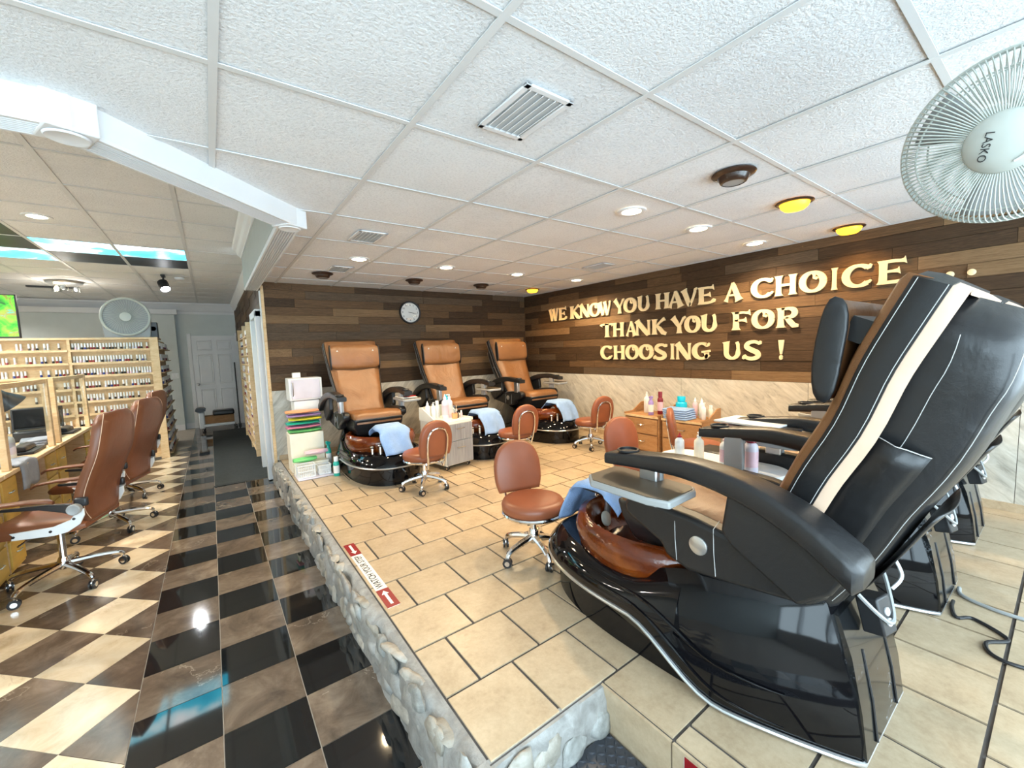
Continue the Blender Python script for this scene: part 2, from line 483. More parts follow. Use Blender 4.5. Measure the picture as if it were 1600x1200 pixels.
# ---------------------------------------------------------------- platform with tiles, stone curb, step
NX, NY = 1.0, -.555      # inner corner of the entry notch
plat = MB()
plat.prism([(E0 - .01, YB), (E0 - .01, NY), (NX, NY), (NX, YF), (XR, YF), (XR, YB)], 0, ZP - .006, 'z')
platform = struct(plat.ob('floor_platform', 'grout', smooth=0), 'raised pedicure platform')
tcache = {}
for r in range(-9, 16):
    y0 = Y0 + r * TW; y1 = y0 + TW
    off = 0 if r % 2 == 0 else TW / 2
    x0 = E0 - (TW - off if off else 0)
    for c in range(0, 15):
        xa = x0 + c * TW; xb = xa + TW
        xl = NX if y1 <= NY + .02 else E0
        xa2, xb2 = max(xa, xl), min(xb, XR); ya2, yb2 = max(y0, YF), min(y1, YB)
        if xb2 - xa2 < .02 or yb2 - ya2 < .02: continue
        w, h = xb2 - xa2 - .012, yb2 - ya2 - .012
        key = (round(w, 3), round(h, 3))
        if key not in tcache: tcache[key] = MB().box((0, 0, 0), (w, h, .01)).mesh('tile', 'platform_tile', 0)
        link('tile', tcache[key], platform, ((xa2 + xb2) / 2, (ya2 + yb2) / 2, ZP - .005))
# tiled riser of the notch
for k in range(8):
    ya = NY - k * TW; yb = ya - TW + .006
    box('riser_tile', (NX - .004, (ya + yb) / 2, .14), (.01, TW - .006, .27), 'platform_tile', platform)
# second red sticker on the riser and the big one on the floor are placed with the small things
# stone curb: mortar body + embedded stones
def curb_mesh():
    rnd = random.Random(3); rings = []
    N = 90
    for k in range(N + 1):
        y = -.62 + (YB + .02 + .62) * k / N
        a = .012 * math.sin(y * 9) + .010 * math.sin(y * 23 + 1) + rnd.uniform(-.008, .008)
        b = .012 * math.sin(y * 13 + 2) + rnd.uniform(-.006, .006)
        rings.append([(E0 - .002, y, -.01), (E0 - .002, y, ZP - .004), (E0 - .03, y, ZP - .008 + b * .2), (E0 - .062 + a, y, ZP - .035 + b), (E0 - .074 + a, y, ZP - .09), (E0 - .075 + b, y, .11), (E0 - .065 + a * 1.3, y, .05), (E0 - .07 + b, y, -.01)])
    return rings
curb = MB(); curb.loft(curb_mesh())
# front return of the curb along the notch
rings = []; rnd = random.Random(5)
for k in range(25):
    x = E0 - .06 + (NX - E0 + .06) * k / 24; a = rnd.uniform(-.008, .008)
    rings.append([(x, NY + .02, -.01), (x, NY + .02, ZP - .004), (x, NY - .010, ZP - .008), (x, NY - .024 + a, ZP - .05), (x, NY - .030 + a, .12), (x, NY - .03 - a, -.01)])
curb.loft(rings)
curb_o = struct(curb.ob('trim_1', 'mortar', smooth=60), 'stone curb along the platform edge')
def stone_obj(seed, c, r, mat, rot):
    rr = random.Random(seed); b = MB()
    b.ell((0, 0, 0), (1, 1, 1), 14)
    vs = []
    ph = [rr.uniform(0, 6) for _ in range(6)]
    for x, y, z in b.v:
        q = 1 + .18 * math.sin(3 * x + ph[0]) + .20 * math.sin(3.3 * y + ph[1]) + .18 * math.sin(3.7 * z + ph[2]) + .05 * math.sin(8 * x + 7 * y + ph[3])
        vs.append((x * q * r[0], y * q * r[1], z * q * r[2]))
    b.v = vs
    return b.ob('stone', mat, curb_o, c, rot, smooth=60)
rnd = random.Random(11); y = -.58; n_ = 0
while y < YB - .05:
    L = rnd.uniform(.11, .19)
    for row in range(3):
        z = (.055, .14, .22)[row] + rnd.uniform(-.015, .015)
        stone_obj(n_, (E0 - .062 + rnd.uniform(-.005, .005), y + L * .5 + rnd.uniform(-.05, .05), z), (rnd.uniform(.015, .021), L * rnd.uniform(.45, .60), rnd.uniform(.034, .048)), rnd.choice(['stone_a', 'stone_b', 'stone_b', 'stone_c', 'mortar']), (rnd.uniform(-.7, .7), rnd.uniform(-.15, .15), 0)); n_ += 1
    if rnd.random() < .6:
        stone_obj(n_, (E0 - .045, y + L * .6, ZP - .022), (.03, L * .42, .016), rnd.choice(['stone_a', 'stone_b', 'stone_c']), (0, 0, rnd.uniform(-.3, .3))); n_ += 1
    y += L
x = E0 + .02
while x < NX - .06:
    L = rnd.uniform(.10, .16)
    stone_obj(n_, (x + L / 2, NY - .022, .16 + rnd.uniform(-.03, .05)), (L * .5, .022, rnd.uniform(.04, .06)), rnd.choice(['stone_b', 'stone_a']), (0, rnd.uniform(-.6, .6), 0)); n_ += 1
    x += L
# lower step in the notch with diamond plate mat
struct(box('floor_step', ((E0 + NX) / 2 - .03, (NY + YF) / 2, .055), (NX - E0 + .05, NY - YF, .11), 'grout'), 'low entry step')
mat_t = thing('step_mat', 'black diamond plate rubber mat on the entry step', 'mat', (.775, -.985, .1105))
MB().box((0, 0, .004), (.42, .80, .008)).ob('mat_sheet', 'rubber_plate', mat_t, bevel=.003)
b = MB()
for i in range(18):
    for j in range(34):
        a = .7854 if (i + j) % 2 else -.7854
        T = Matrix.Translation((-.195 + i * .023, -.385 + j * .023, .0078)) @ Matrix.Rotation(a, 4, 'Z')
        b.add([(-.0135, 0, 0), (0, -.0048, 0), (.0135, 0, 0), (0, .0048, 0), (-.007, 0, .0055), (.007, 0, .0055)], [(0, 1, 5, 4), (1, 2, 5), (2, 3, 4, 5), (3, 0, 4)], 0, T)
d_ = b.ob('raised_diamonds', 'rubber_plate', mat_t, smooth=0); d_['kind'] = 'stuff'

# ---------------------------------------------------------------- ceilings
def raised_halfplanes():   # the raised bay is where all hold: -y<=-.50, x<=.42, x-y<=-.81
    return [(0, -1, -.49), (1, 0, .365), (1, -1, -.893)]
HP = raised_halfplanes()
def minus_raised(poly):
    out = []; cur = poly
    for a, b_, c in HP:
        o_ = clip(cur, -a, -b_, -c)
        if area(o_) > .0004: out.append(o_)
        cur = clip(cur, a, b_, c)
        if area(cur) < .0004: break
    return out
GT = .61
ceil = struct(box('ceiling', (XR / 2, (YF + YB) / 2, ZC + .16), (.02, .02, .02), 'tee'))
ceil.location = (0, 0, 0)
ceil.data = MB().prism([(.48, YB + .06), (XR + .06, YB + .06), (XR + .06, YF - .06), (.48, YF - .06)], ZC + .10, ZC + .14, 'z').prism([(XL, .40), (.48, .40), (.48, YF - .06), (XL, YF - .06)], ZC + .10, ZC + .14, 'z').mesh('ceiling', 'tee', 0)
ct_mesh = {}
rt = random.Random(21)
for i in range(-8, 8):
    for j in range(-6, 8):
        x0, y0 = i * GT, j * GT
        pl = [(x0 + .006, y0 + .006), (x0 + GT - .006, y0 + .006), (x0 + GT - .006, y0 + GT - .006), (x0 + .006, y0 + GT - .006)]
        for a in ((1, 0, XR), (-1, 0, -XL), (0, 1, YB), (0, -1, -YF)): pl = clip(pl, *a) if len(pl) else pl
        if area(pl) < .001: continue
        ps = minus_raised(pl)
        if not ps: continue
        cx, cy = x0 + GT / 2, y0 + GT / 2
        key = tuple(tuple((round(p[0] - cx, 4), round(p[1] - cy, 4)) for p in q) for q in ps)
        if key not in ct_mesh:
            b = MB()
            for q in key: b.prism(list(q), 0, .014, 'z')
            ct_mesh[key] = b.mesh('ceiling_tile', 'ceil_tile', 0)
        link('ceiling_tile', ct_mesh[key], ceil, (cx, cy, ZC + .004 + rt.uniform(0, .002)), (0, 0, 0))
def tee(x0, y0, x1, y1, z, parent, w=.024):
    b = MB(); dx, dy = x1 - x0, y1 - y0; L = math.hypot(dx, dy)
    b.box((L / 2, 0, .0015), (L, w, .003)); b.box((L / 2, 0, .02), (L, .004, .036))
    return b.ob('ceiling_tee', 'tee', parent, (x0, y0, z), (0, 0, math.atan2(dy, dx)), smooth=0)
for i in range(-7, 8):
    x = i * GT; y1 = YB
    if x < .36: y1 = min(YB, max(.49, x + .893)) if x > -.403 else .49
    tee(x, YF, x, y1, ZC - .001, ceil)
for j in range(-5, 7):
    y = j * GT; x0 = XL
    if y > .49: x0 = min(.365, y - .893)
    tee(x0, y, XR, y, ZC - .0005, ceil, .022)
# raised ceiling
ceil2 = struct(MB().prism([(XL, .3), (.48, .3), (.48, YE), (XL, YE)], ZR + .10, ZR + .14, 'z').ob('ceiling_raised', 'tee', smooth=0))
RX0, RY0 = -.20, 2.64
ctm = MB().box((0, 0, .007), (GT - .012, GT - .012, .014)).mesh('ceiling_tile', 'ceil_tile_far', 0)
SKYLIT = {(-1, 3), (-2, 3), (-3, 4), (-4, 4)}
SKYDARK = {(-1, 4), (-2, 4), (-3, 3), (-4, 3), (-3, 2), (-4, 2)}
for i in range(-8, 2):
    for j in range(-4, 13):
        if (i, j) in SKYLIT or (i, j) in SKYDARK: continue
        cx, cy = RX0 + (i + .5) * GT, RY0 + (j + .5) * GT
        if cx - GT / 2 > .40 or cx + GT / 2 < XL or cy + GT / 2 < .4 or cy - GT / 2 > YE: continue
        link('ceiling_tile', ctm, ceil2, (cx, cy, ZR + .004))
for i in range(-7, 2):
    tee(RX0 + i * GT, .4, RX0 + i * GT, YE, ZR - .001, ceil2, .03)
for j in range(-3, 13):
    if RY0 + j * GT < .45: continue
    tee(XL, RY0 + j * GT, .42, RY0 + j * GT, ZR - .0005, ceil2)
# backlit sky panels in the raised ceiling
m, nt, bs = base('sky_print', .3)
v = _coord(nt, rand=False); n1 = _noise(nt, v, 1.6, 6, .55, .4)
c = _ramp(nt, n1, [(.36, (.02, .40, .62)), (.47, (.05, .58, .80)), (.55, (.62, .88, .95)), (.64, (.95, .98, 1))])
nt.links.new(c, bs.inputs['Base Color']); nt.links.new(c, bs.inputs['Emission Color']); bs.inputs['Emission Strength'].default_value = 3.2
m, nt, bs = base('sky_dark', .45)
v = _coord(nt, rand=False); n1 = _noise(nt, v, 1.6, 6, .55, .4)
c = _ramp(nt, n1, [(.4, (.004, .008, .014)), (.60, (.012, .035, .06)), (.72, (.05, .12, .17))])
nt.links.new(c, bs.inputs['Base Color'])
sky_lab = {True: 'backlit blue sky and clouds ceiling panel', False: 'dark unlit sky print ceiling panel'}
for lit, cells in ((True, [((-2, 3), (-1, 3)), ((-4, 4), (-3, 4))]), (False, [((-2, 4), (-1, 4)), ((-4, 3), (-3, 3)), ((-4, 2), (-3, 2))])):
    for (a, b_) in cells:
        cx = RX0 + (a[0] + b_[0] + 1) / 2 * GT; cy = RY0 + (a[1] + .5) * GT
        where = 'nearest the corridor' if a[0] == -2 else ('further from the corridor' if lit or a[1] == 3 else 'nearest the window end')
        tag(MB().box((0, 0, 0), (2 * GT - .03, GT - .03, .012)).ob('sky_panel', 'sky_print' if lit else 'sky_dark', None, (cx, cy, ZR + .008), smooth=0), sky_lab[lit] + ', ' + where, 'ceiling panel', 'sky print ceiling panels')

# ---------------------------------------------------------------- beam casing around the raised bay, fascia, crown
path = [(XL, .49), (-.403, .49), (.365, 1.258), (.365, YB + .02)]
def sweep(path, sec):
    """sec: list of (offset to the raised side, z); mitred sweep"""
    rings = []
    P = [Vector(p) for p in path]
    for i, p in enumerate(P):
        d0 = (P[i] - P[i - 1]).normalized() if i else None
        d1 = (P[i + 1] - P[i]).normalized() if i < len(P) - 1 else None
        n0 = Vector((-d0.y, d0.x)) if d0 else None; n1 = Vector((-d1.y, d1.x)) if d1 else None
        if n0 is None: nn = n1
        elif n1 is None: nn = n0
        else:
            nn = (n0 + n1).normalized(); nn = nn / nn.dot(n0)
        rings.append([(p.x + nn.x * o, p.y + nn.y * o, z) for o, z in sec])
    return rings
zb = 2.272
sec = [(-.064, ZC + .02), (-.064, zb + .012), (-.060, zb)]
for k in range(7):
    o = -.046 + k * .0145
    sec += [(o - .001, zb), (o + .0015, zb + .012), (o + .0085, zb + .012), (o + .010, zb)]
sec += [(.062, zb), (.064, zb + .012), (.064, ZC + .05)]
struct(MB().loft(sweep(path, sec)).ob('trim_2', 'white_trim', smooth=0), 'white fluted casing beam around the raised ceiling bay')
# plain face board and corner blocks
cb = thing('corner_block', 'white corner block where the fluted casing turns, left end of the diagonal', 'trim block', (-.40, .495, zb - .006))
MB().box((0, 0, .063), (.135, .135, .122)).ob('block', 'white_trim', cb, rot=(0, 0, .39), bevel=.006)
MB().lathe([(.03, -.002), (.055, -.006), (.06, 0)], 20).ob('rosette', 'white_trim', cb)
cb2 = dup(cb, 'white rosette block at the right end of the diagonal casing', (.368, 1.262, zb - .006), .2)
fas = [(.066, zb + .03), (.066, ZR), (.05, ZR), (.05, zb + .03)]
struct(MB().loft(sweep(path, fas)).ob('wall_fascia', 'grey_paint', smooth=0), 'grey fascia between the two ceiling heights')
crown = [(.066, ZR - .12), (.075, ZR - .12), (.078, ZR - .105), (.10, ZR - .085), (.115, ZR - .05), (.14, ZR - .03), (.15, ZR - .012), (.15, ZR - .001), (.066, ZR - .001)]
struct(MB().loft(sweep(path, crown)).ob('trim_3', 'white_trim', smooth=20), 'white crown moulding under the raised ceiling')

# ---------------------------------------------------------------- walls
wall_back = struct(box('wall_back', ((XC + XR) / 2 + .05, YB + .06, 1.2), (XR - XC + .1, .12, 2.5), 'plank_dark'))
wall_right = struct(box('wall_right', (XR + .06, (YF + YB) / 2, 1.2), (.12, YB - YF + .24, 2.5), 'plank_dark'))
wall_corr = struct(box('wall_corridor', (XC + .05, (YB + .12 + YE) / 2, 1.37), (.1, YE - YB - .12, 2.74), 'plank_dark'))
wall_far = struct(box('wall_far', ((XL + XC) / 2 + .1, YE + .06, 1.37), (XC - XL + .3, .12, 2.74), 'wall_grey'))
wall_left = struct(box('wall_left', (XL - .06, (YF + YE) / 2, 1.37), (.12, YE - YF + .2, 2.74), 'wall_grey'))
unit = {k: MB().box((0, 0, 0), (1, 1, 1)).mesh('plank', k, 0) for k in ('plank_dark', 'plank_mid', 'plank_light', 'plank_grey')}
def planks(wall, axis, a0, a1, z0, z1, face, sign, weights, seed, h=.0972, lmin=.45, lmax=1.35):
    r = random.Random(seed); z = z0; rows = round((z1 - z0) / h); h = (z1 - z0) / rows
    for k in range(rows):
        a = a0 - r.uniform(0, .8)
        while a < a1:
            L = r.uniform(lmin, lmax); s0, s1 = max(a, a0), min(a + L, a1); a += L
            if s1 - s0 < .03: continue
            kind = r.choices(['plank_dark', 'plank_mid', 'plank_light', 'plank_grey'], weights)[0]
            t = r.uniform(.012, .022)
            o = link('plank', unit[kind], wall)
            if axis == 'x': o.location = ((s0 + s1) / 2, face + sign * t / 2, z + h / 2)
            else: o.location = (face + sign * t / 2, (s0 + s1) / 2, z + h / 2); o.rotation_euler = (0, 0, PI / 2)
            o.location = Vector(o.location) - wall.location
            o.scale = (s1 - s0 - .002, t, h - .0025)
            z_ = 0
        z += h
ZW = 1.112
planks(wall_back, 'x', XC, XR, ZW, ZC + .02, YB, -1, (4, 3.5, 1.6, 3), 31)
planks(wall_right, 'y', YF, YB, ZW, ZC + .02, XR, -1, (5, 5, 2.2, .6), 32)
planks(wall_corr, 'y', 4.95, YE, 1.9, ZR, XC, -1, (6, 2, .4, 2), 33, h=.12)
planks(wall_corr, 'y', YB + .12, 4.95, 2.05, ZR, XC, -1, (6, 2, .4, 2), 34, h=.12)
# stone-look wainscot panels
def wains(wall, axis, edges, face):
    for a, b_ in zip(edges, edges[1:]):
        if axis == 'x': o = box('wainscot_panel', ((a + b_) / 2, face - .009, (ZP + ZW) / 2), (b_ - a - .003, .018, ZW - ZP - .004), 'slate_panel', wall)
        else: o = box('wainscot_panel', (face - .009, (a + b_) / 2, (ZP + ZW) / 2), (.018, b_ - a - .003, ZW - ZP - .004), 'slate_panel', wall)
        o.location = Vector(o.location) - wall.location
wains(wall_back, 'x', [XC, 1.7, 2.95, XR], YB)
wains(wall_right, 'y', [YF, -1.32, -.1, 1.15, 2.4, YB - .02], XR)
struct(box('baseboard_right', (XR - .024, (YF + YB) / 2, ZP + .03), (.012, YB - YF - .02, .06), 'platform_tile'))
struct(box('baseboard_back', ((XC + XR) / 2, YB - .024, ZP + .03), (XR - XC - .06, .012, .06), 'platform_tile'))
# corner trim strip at the left end of the back wall
struct(box('trim_4', (XC - .006, YB - .012, 1.28), (.028, .045, 2.10), 'pine'), 'pale wood corner strip at the end of the plank wall')
struct(box('trim_5', (XC - .024, YB + .05, 1.14), (.012, .06, 2.28), 'white_trim'), 'thin white strip beside the corner')
# far wall: cornice, chase, baseboard, six panel door, light switch
struct(MB().loft([[(x, YE - o, z) for o, z in ((0, ZR - .24), (.012, ZR - .24), (.012, ZR - .19), (.03, ZR - .17), (.05, ZR - .11), (.085, ZR - .05), (.10, ZR - .03), (.10, ZR - .002), (0, ZR - .002))] for x in (XL, XC)]).ob('trim_6', 'white_trim', smooth=20), 'white cornice on the far wall')
struct(box('wall_chase', (-2.62, YE - .06, 1.25), (4.0, .12, 2.5), 'wall_grey'), 'furred out part of the far wall')
struct(box('trim_7', (-2.62, YE - .10, ZR - .21), (4.1, .22, .10), 'white_trim'), 'white cornice return')
struct(box('baseboard_far', (-.50, YE - .008, .06), (.20, .016, .12), 'white_trim'))
struct(box('baseboard_chase', (-2.62, YE - .128, .06), (4.0, .016, .12), 'white_trim'))
crownc = [(0, ZR - .17), (.012, ZR - .17), (.03, ZR - .13), (.07, ZR - .05), (.085, ZR - .03), (.085, ZR - .001), (0, ZR - .001)]
struct(MB().loft([[(XC - o, y, z) for o, z in crownc] for y in (YB + .12, YE)]).ob('trim_8', 'white_trim', smooth=20), 'white crown over the corridor wall')
door = struct(box('door_1', (.02, YE - .02, 1.015), (.80, .035, 2.03), 'white_trim'), 'white six panel door')
def door_panel(cx, z0, z1, w):
    b = MB()
    for o, d0, d1 in ((0, -.019, -.027), (.028, -.019, -.024)):
        pass
    fr = [(-w / 2, z0), (w / 2, z0), (w / 2, z1), (-w / 2, z1)]
    b.loft([[(x, -.0175, z) for x, z in fr], [(x * .96, -.026, z + (.012 if z == z0 else -.012)) for x, z in fr], [(x * .86, -.019, z + (.03 if z == z0 else -.03)) for x, z in fr], [(x * .70, -.024, z + (.055 if z == z0 else -.055)) for x, z in fr]], c0=False)
    b.ob('door_panel', 'white_trim', door, (cx, 0, -1.015), smooth=0)
for cx in (-.18, .18):
    for z0, z1 in ((1.70, 1.93), (.95, 1.62), (.16, .85)):
        door_panel(cx, z0, z1, .27)
b = MB(); b.cyl((0, 0, 0), (0, -.03, 0), .025); b.ell((0, -.05, 0), (.03, .026, .03)); b.ob('door_knob', 'silver', door, (-.345, -.02, -.05))
for s_, w in ((-1, .07), (1, .07)):
    box('door_casing', (s_ * .437, -.004, .02), (.07, .04, 2.10), 'white_trim', door, bevel=.006)
sw = thing('light_switch', 'white two gang light switch on the grey far wall', 'switch', (-.70, YE - .121, 1.18))
MB().box((0, -.003, 0), (.12, .006, .12)).ob('switch_plate', 'white_plastic', sw, bevel=.003)
for x in (-.025, .025): MB().box((x, -.008, 0), (.03, .008, .06)).ob('rocker', 'white_plastic', sw, bevel=.002)
# corridor doorway casing
dw = struct(MB().box((0, 0, 0), (.05, .62, 1.98)).ob('door_2', 'wall_grey', None, (XC + .005, 4.66, 1.0), smooth=0), 'doorway with white casing in the corridor wall')
for y, w in ((-.36, .11), (.36, .09)):
    box('door_casing', (-.045, y, .04), (.075, w, 2.06), 'white_trim', dw, bevel=.006)
box('door_head', (-.045, 0, 1.04), (.075, .83, .09), 'white_trim', dw, bevel=.006)
# storefront wall behind the camera: low sill, mullions, glass
wf = MB()
wf.box(((XL + XR) / 2, YF - .06, .21), (XR - XL + .2, .12, .46)); wf.box(((XL + XR) / 2, YF - .06, (2.30 + ZR) / 2), (XR - XL + .2, .12, ZR - 2.30))
wall_front = struct(wf.ob('wall_front', 'plaster', smooth=0))
n_ = 1
xs = [XL, -3.1, -1.6, -.1, 1.4, 2.85, XR]
for a, b_ in zip(xs, xs[1:]):
    w = struct(MB().box((0, 0, 0), (b_ - a - .06, .008, 1.84)).ob('window_%d' % n_, 'window_glass', None, ((a + b_) / 2, YF - .06, 1.37), smooth=0)); n_ += 1
    for x in (-(b_ - a) / 2 + .02, (b_ - a) / 2 - .02): box('mullion', (x, 0, 0), (.04, .09, 1.85), 'silver', w)
def portal(x0, x1):
    L = bpy.data.lights.new('daylight_portal', 'AREA'); L.shape = 'RECTANGLE'; L.size = x1 - x0; L.size_y = 1.86; L.cycles.is_portal = True
    o = bpy.data.objects.new('daylight_portal', L); S.collection.objects.link(o)
    o.location = ((x0 + x1) / 2, YF - .13, 1.37); o.rotation_euler = (-PI / 2, 0, PI)
portal(XL, XR)

# ---------------------------------------------------------------- pedicure chair (local: faces +Y, rear of the base at y=0)
def arc_outline():
    half = [(0.205, 0.0), (.235, .06), (.285, .18), (.335, .33), (.362, .50), (.372, .70), (.372, .90), (.352, 1.08), (.305, 1.24), (.225, 1.37), (.12, 1.445), (0, 1.465)]
    hp = spline([(x, y, 0) for x, y in half], 4)
    right = [(p.x, p.y if p.y < .5 else .5 + (p.y - .5) * .935) for p in hp]
    left = [(-x, y) for x, y in right[::-1][1:]]
    return right + left
def smooth01(t):
    t = max(0, min(1, t)); return t * t * (3 - 2 * t)
def make_pedi():
    t = thing('pedicure_chair', '', 'pedicure chair')
    out = arc_outline()
    zlow = lambda y: .012 + .165 * smooth01((y - .34) / .36)
    ztop = lambda y: .46 - .17 * smooth01((y - .10) / .75)
    def ring(k, s):
        r = []
        for x, y in out:
            zl, zt = zlow(y), ztop(y)
            sx = [1.0, 1.02, 1.0, .93, .86, .80][k]
            oy = [0, .0, .02, .07, .10, .125][k]
            yy = y + (oy if y < .5 else -oy * .9) * (1 - .0) if y < .5 else y - [0, -.01, .0, .03, .06, .09][k] * smooth01((y - .5) / .5)
            r.append((x * sx, yy, zl + (zt - zl) * s))
        return r
    ss = [0, .12, .4, .74, .93, 1.0]
    b = MB(); b.loft([ring(k, s) for k, s in enumerate(ss)])
    b.ob('base_body', 'gloss_black', t, smooth=50)
    # kick base, recessed under the chrome line
    kick = [(x * .90, .30 + (y - .30) * .955) for x, y in out if y >= .30]
    b = MB(); b.loft([[(x, y, .001) for x, y in kick], [(x * 1.01, y, .10) for x, y in kick], [(x * 1.02, y, .21) for x, y in kick]])
    b.ob('kick_base', 'gloss_black', t, smooth=50)
    b = MB(); b.tube([(x * 1.012, y + (.004 if y > .7 else -.004), zlow(y)) for x, y in out], .0085, 8, closed=True); b.ob('trim_strip', 'silver', t)
    # sweeping ridges that follow the flanks
    ro = [p for p in out if p[0] > 0]
    def flank(y, q):
        hw = .37
        for (xa, ya), (xb, yb) in zip(ro, ro[1:]):
            if min(ya, yb) <= y <= max(ya, yb) and abs(yb - ya) > 1e-6: hw = xa + (xb - xa) * (y - ya) / (yb - ya); break
        sxs = [1.0, 1.02, 1.0, .93, .86, .80]; sx = sxs[-1]
        for i in range(5):
            if ss[i] <= q <= ss[i + 1]: sx = sxs[i] + (sxs[i + 1] - sxs[i]) * (q - ss[i]) / (ss[i + 1] - ss[i]); break
        return hw * sx, zlow(y) + (ztop(y) - zlow(y)) * q
    for s_ in (-1, 1):
        for q0, q1 in ((.06, .50), (.30, .74)):
            pts = []
            for i in range(25):
                u = i / 24; y = .17 + .90 * u; x, z = flank(y, q0 + (q1 - q0) * smooth01(u * 1.15)); pts.append((s_ * x, y, z))
            MB().tube(pts, [.002 + .006 * math.sin(PI * min(1, i / 20)) if i < 20 else .002 for i in range(25)], 6).ob('ridge', 'gloss_black', t, smooth=60)
    # rear access panel, dusty
    b = MB(); b.loft([[(x * w, y, z) for x in (-1, -.5, 0, .5, 1)] + [(x * w, y + .02, z) for x in (1, .5, 0, -.5, -1)] for w, y, z in ((.200, -.012, .02), (.196, .004, .15), (.185, .035, .30), (.165, .075, .40))])
    b.ob('rear_panel', 'dusty_black', t, smooth=50)
    for x in (-.11, .11): MB().tube([(x, -.014, .03), (x * .96, .002, .15), (x * .9, .032, .29)], .0035, 6).ob('panel_seam', 'satin_black', t)
    # amber basin, ring shaped glass bowl
    b = MB()
    prof = [(.17, .20), (.27, .23), (.335, .30), (.352, .37), (.335, .425), (.305, .435), (.285, .41), (.265, .34), (.20, .27), (.08, .255), (.01, .253)]
    b.loft([[(r * .98 * math.cos(2 * PI * k / 40), .82 + r * 1.12 * math.sin(2 * PI * k / 40), z) for k in range(40)] for r, z in prof])
    basin = b.ob('basin', 'amber_glass', t, smooth=60)
    for a in (100, 140, 200):
        ca, sa = math.cos(math.radians(a)), math.sin(math.radians(a))
        MB().lathe([(.038, 0), (.036, .008), (.02, .014), (.004, .014)], 16).ob('water_jet', 'cream_laminate', basin, (.245 * ca, .82 + .27 * sa, .345), Vector((-ca, -sa, .35)).to_track_quat('Z', 'Y').to_euler())
    # faucet and knobs at the front of the basin
    fk = MB(); fk.cyl((.14, 1.23, .28), (.14, 1.23, .36), .016); fk.cyl((.20, 1.18, .28), (.20, 1.18, .345), .014); fk.ell((.14, 1.23, .37), (.022, .022, .014)); fk.ell((.20, 1.18, .355), (.02, .02, .012)); fk.tube([(.06, 1.26, .28), (.06, 1.26, .36), (.06, 1.23, .45), (.06, 1.17, .445)], .010); fk.ob('faucet', 'chrome', t)
    # footrest over the basin
    b = MB(); b.box((0, 1.10, .50), (.20, .20, .035), T=None); b.ob('footrest', 'black_leather', t, bevel=.012)
    MB().cyl((0, 1.12, .24), (0, 1.10, .49), .018).ob('footrest_post', 'silver', t)
    # seat
    rs = []
    for y, zt, zb_, w in ((.20, .60, .50, .24), (.35, .605, .49, .245), (.55, .62, .49, .25), (.70, .635, .495, .25), (.78, .635, .505, .248), (.815, .615, .52, .24), (.83, .585, .545, .225)):
        rs.append([(x, y, z) for x, z in [(-w, zt - .062), (w, zt - .062), (w, zt - .02), (w * .94, zt - .004), (w * .5, zt + .006), (0, zt), (-w * .5, zt + .006), (-w * .94, zt - .004), (-w, zt - .02)]])
    MB().loft(rs).ob('seat', 'tan_leather', t, smooth=50)
    b = MB(); b.loft([[(x, y, z) for x in (-w, w) for y in ((.28, .78 + (z - .40) * .35) if x < 0 else (.78 + (z - .40) * .35, .28))] for w, z in ((.21, .40), (.235, .46), (.250, .50), (.252, .575))]); b.ob('seat_fascia', 'black_leather', t, bevel=.015)
    MB().box((0, .40, .38), (.30, .40, .14)).ob('seat_pedestal', 'satin_black', t, bevel=.02)
    # side bolsters with a round badge
    for s_ in (-1, 1):
        prof = [(.05, .535), (.10, .485), (.30, .455), (.46, .435), (.55, .46), (.57, .50), (.68, .545), (.73, .57), (.735, .615), (.70, .645), (.62, .645), (.45, .635), (.25, .60), (.10, .575)]
        b = MB(); x0, x1 = (s_ * .262, s_ * .335); b.prism(prof, min(x0, x1), max(x0, x1), 'x')
        bo = b.ob('side_bolster', 'black_leather', t, bevel=.018, seg=3)
        MB().lathe([(.032, 0), (.032, .004), (.028, .006), (.002, .006)], 24).ob('badge', 'silver', bo, (s_ * .335, .42, .545), (0, s_ * PI / 2, 0))
        for y in (.36, .50): MB().tube([(s_ * .336, y, .462), (s_ * .3385, y + .005, .54), (s_ * .333, y + .01, .618), (s_ * .29, y + .012, .634)], .0012, 5).ob('stitch_line', 'stitch', bo)
    # arms
    for s_ in (-1, 1):
        cx = s_ * .345
        line = spline([(0, -.03, .665), (0, .10, .755), (0, .26, .815), (0, .45, .838), (0, .62, .825), (0, .78, .805)], 5)
        rings = []
        for k, p in enumerate(line):
            u = k / (len(line) - 1)
            w = .072 - .026 * smooth01(u * 1.5); h = .070 - .030 * u if u < .75 else .0455 - .01 * (u - .75) * 4
            if k == 0: w *= .7; h *= .6
            pr_ = rrect(2 * w, 2 * h * .62, min(w, h * .62) * .5, 3)
            rings.append([(cx + a, p.y, p.z + c_ - h * .5) for a, c_ in pr_])
        arm = MB().loft(rings).ob('armrest', 'black_leather', t, smooth=50)
        for e in (-1, 1):
            MB().tube([(cx + e * (.050 - .018 * smooth01(k / 17)), p.y, p.z - (.062 - .022 * k / 25) * .5 + .027) for k, p in enumerate(line[2:-6])], .0012, 5).ob('stitch_line', 'stitch', arm)
        MB().lathe([(.040, 0), (.043, .004), (.040, .008), (.034, .008), (.033, -.012), (.003, -.014)], 22).ob('cup_holder', 'satin_black', arm, (cx, .70, .8235))
        # hanging side panel
        pan = [(.04, .56), (.115, .495), (.30, .60), (.33, .64), (.31, .775), (.22, .765), (.08, .70), (.0, .64)]
        x0, x1 = s_ * .325, s_ * .37
        MB().prism(pan, min(x0, x1), max(x0, x1), 'x').ob('arm_panel', 'black_leather', t, bevel=.012)
        b = MB(); b.box((cx - s_ * .02, .615, .715), (.035, .075, .17)); b.ob('arm_post', 'silver', t, bevel=.006)
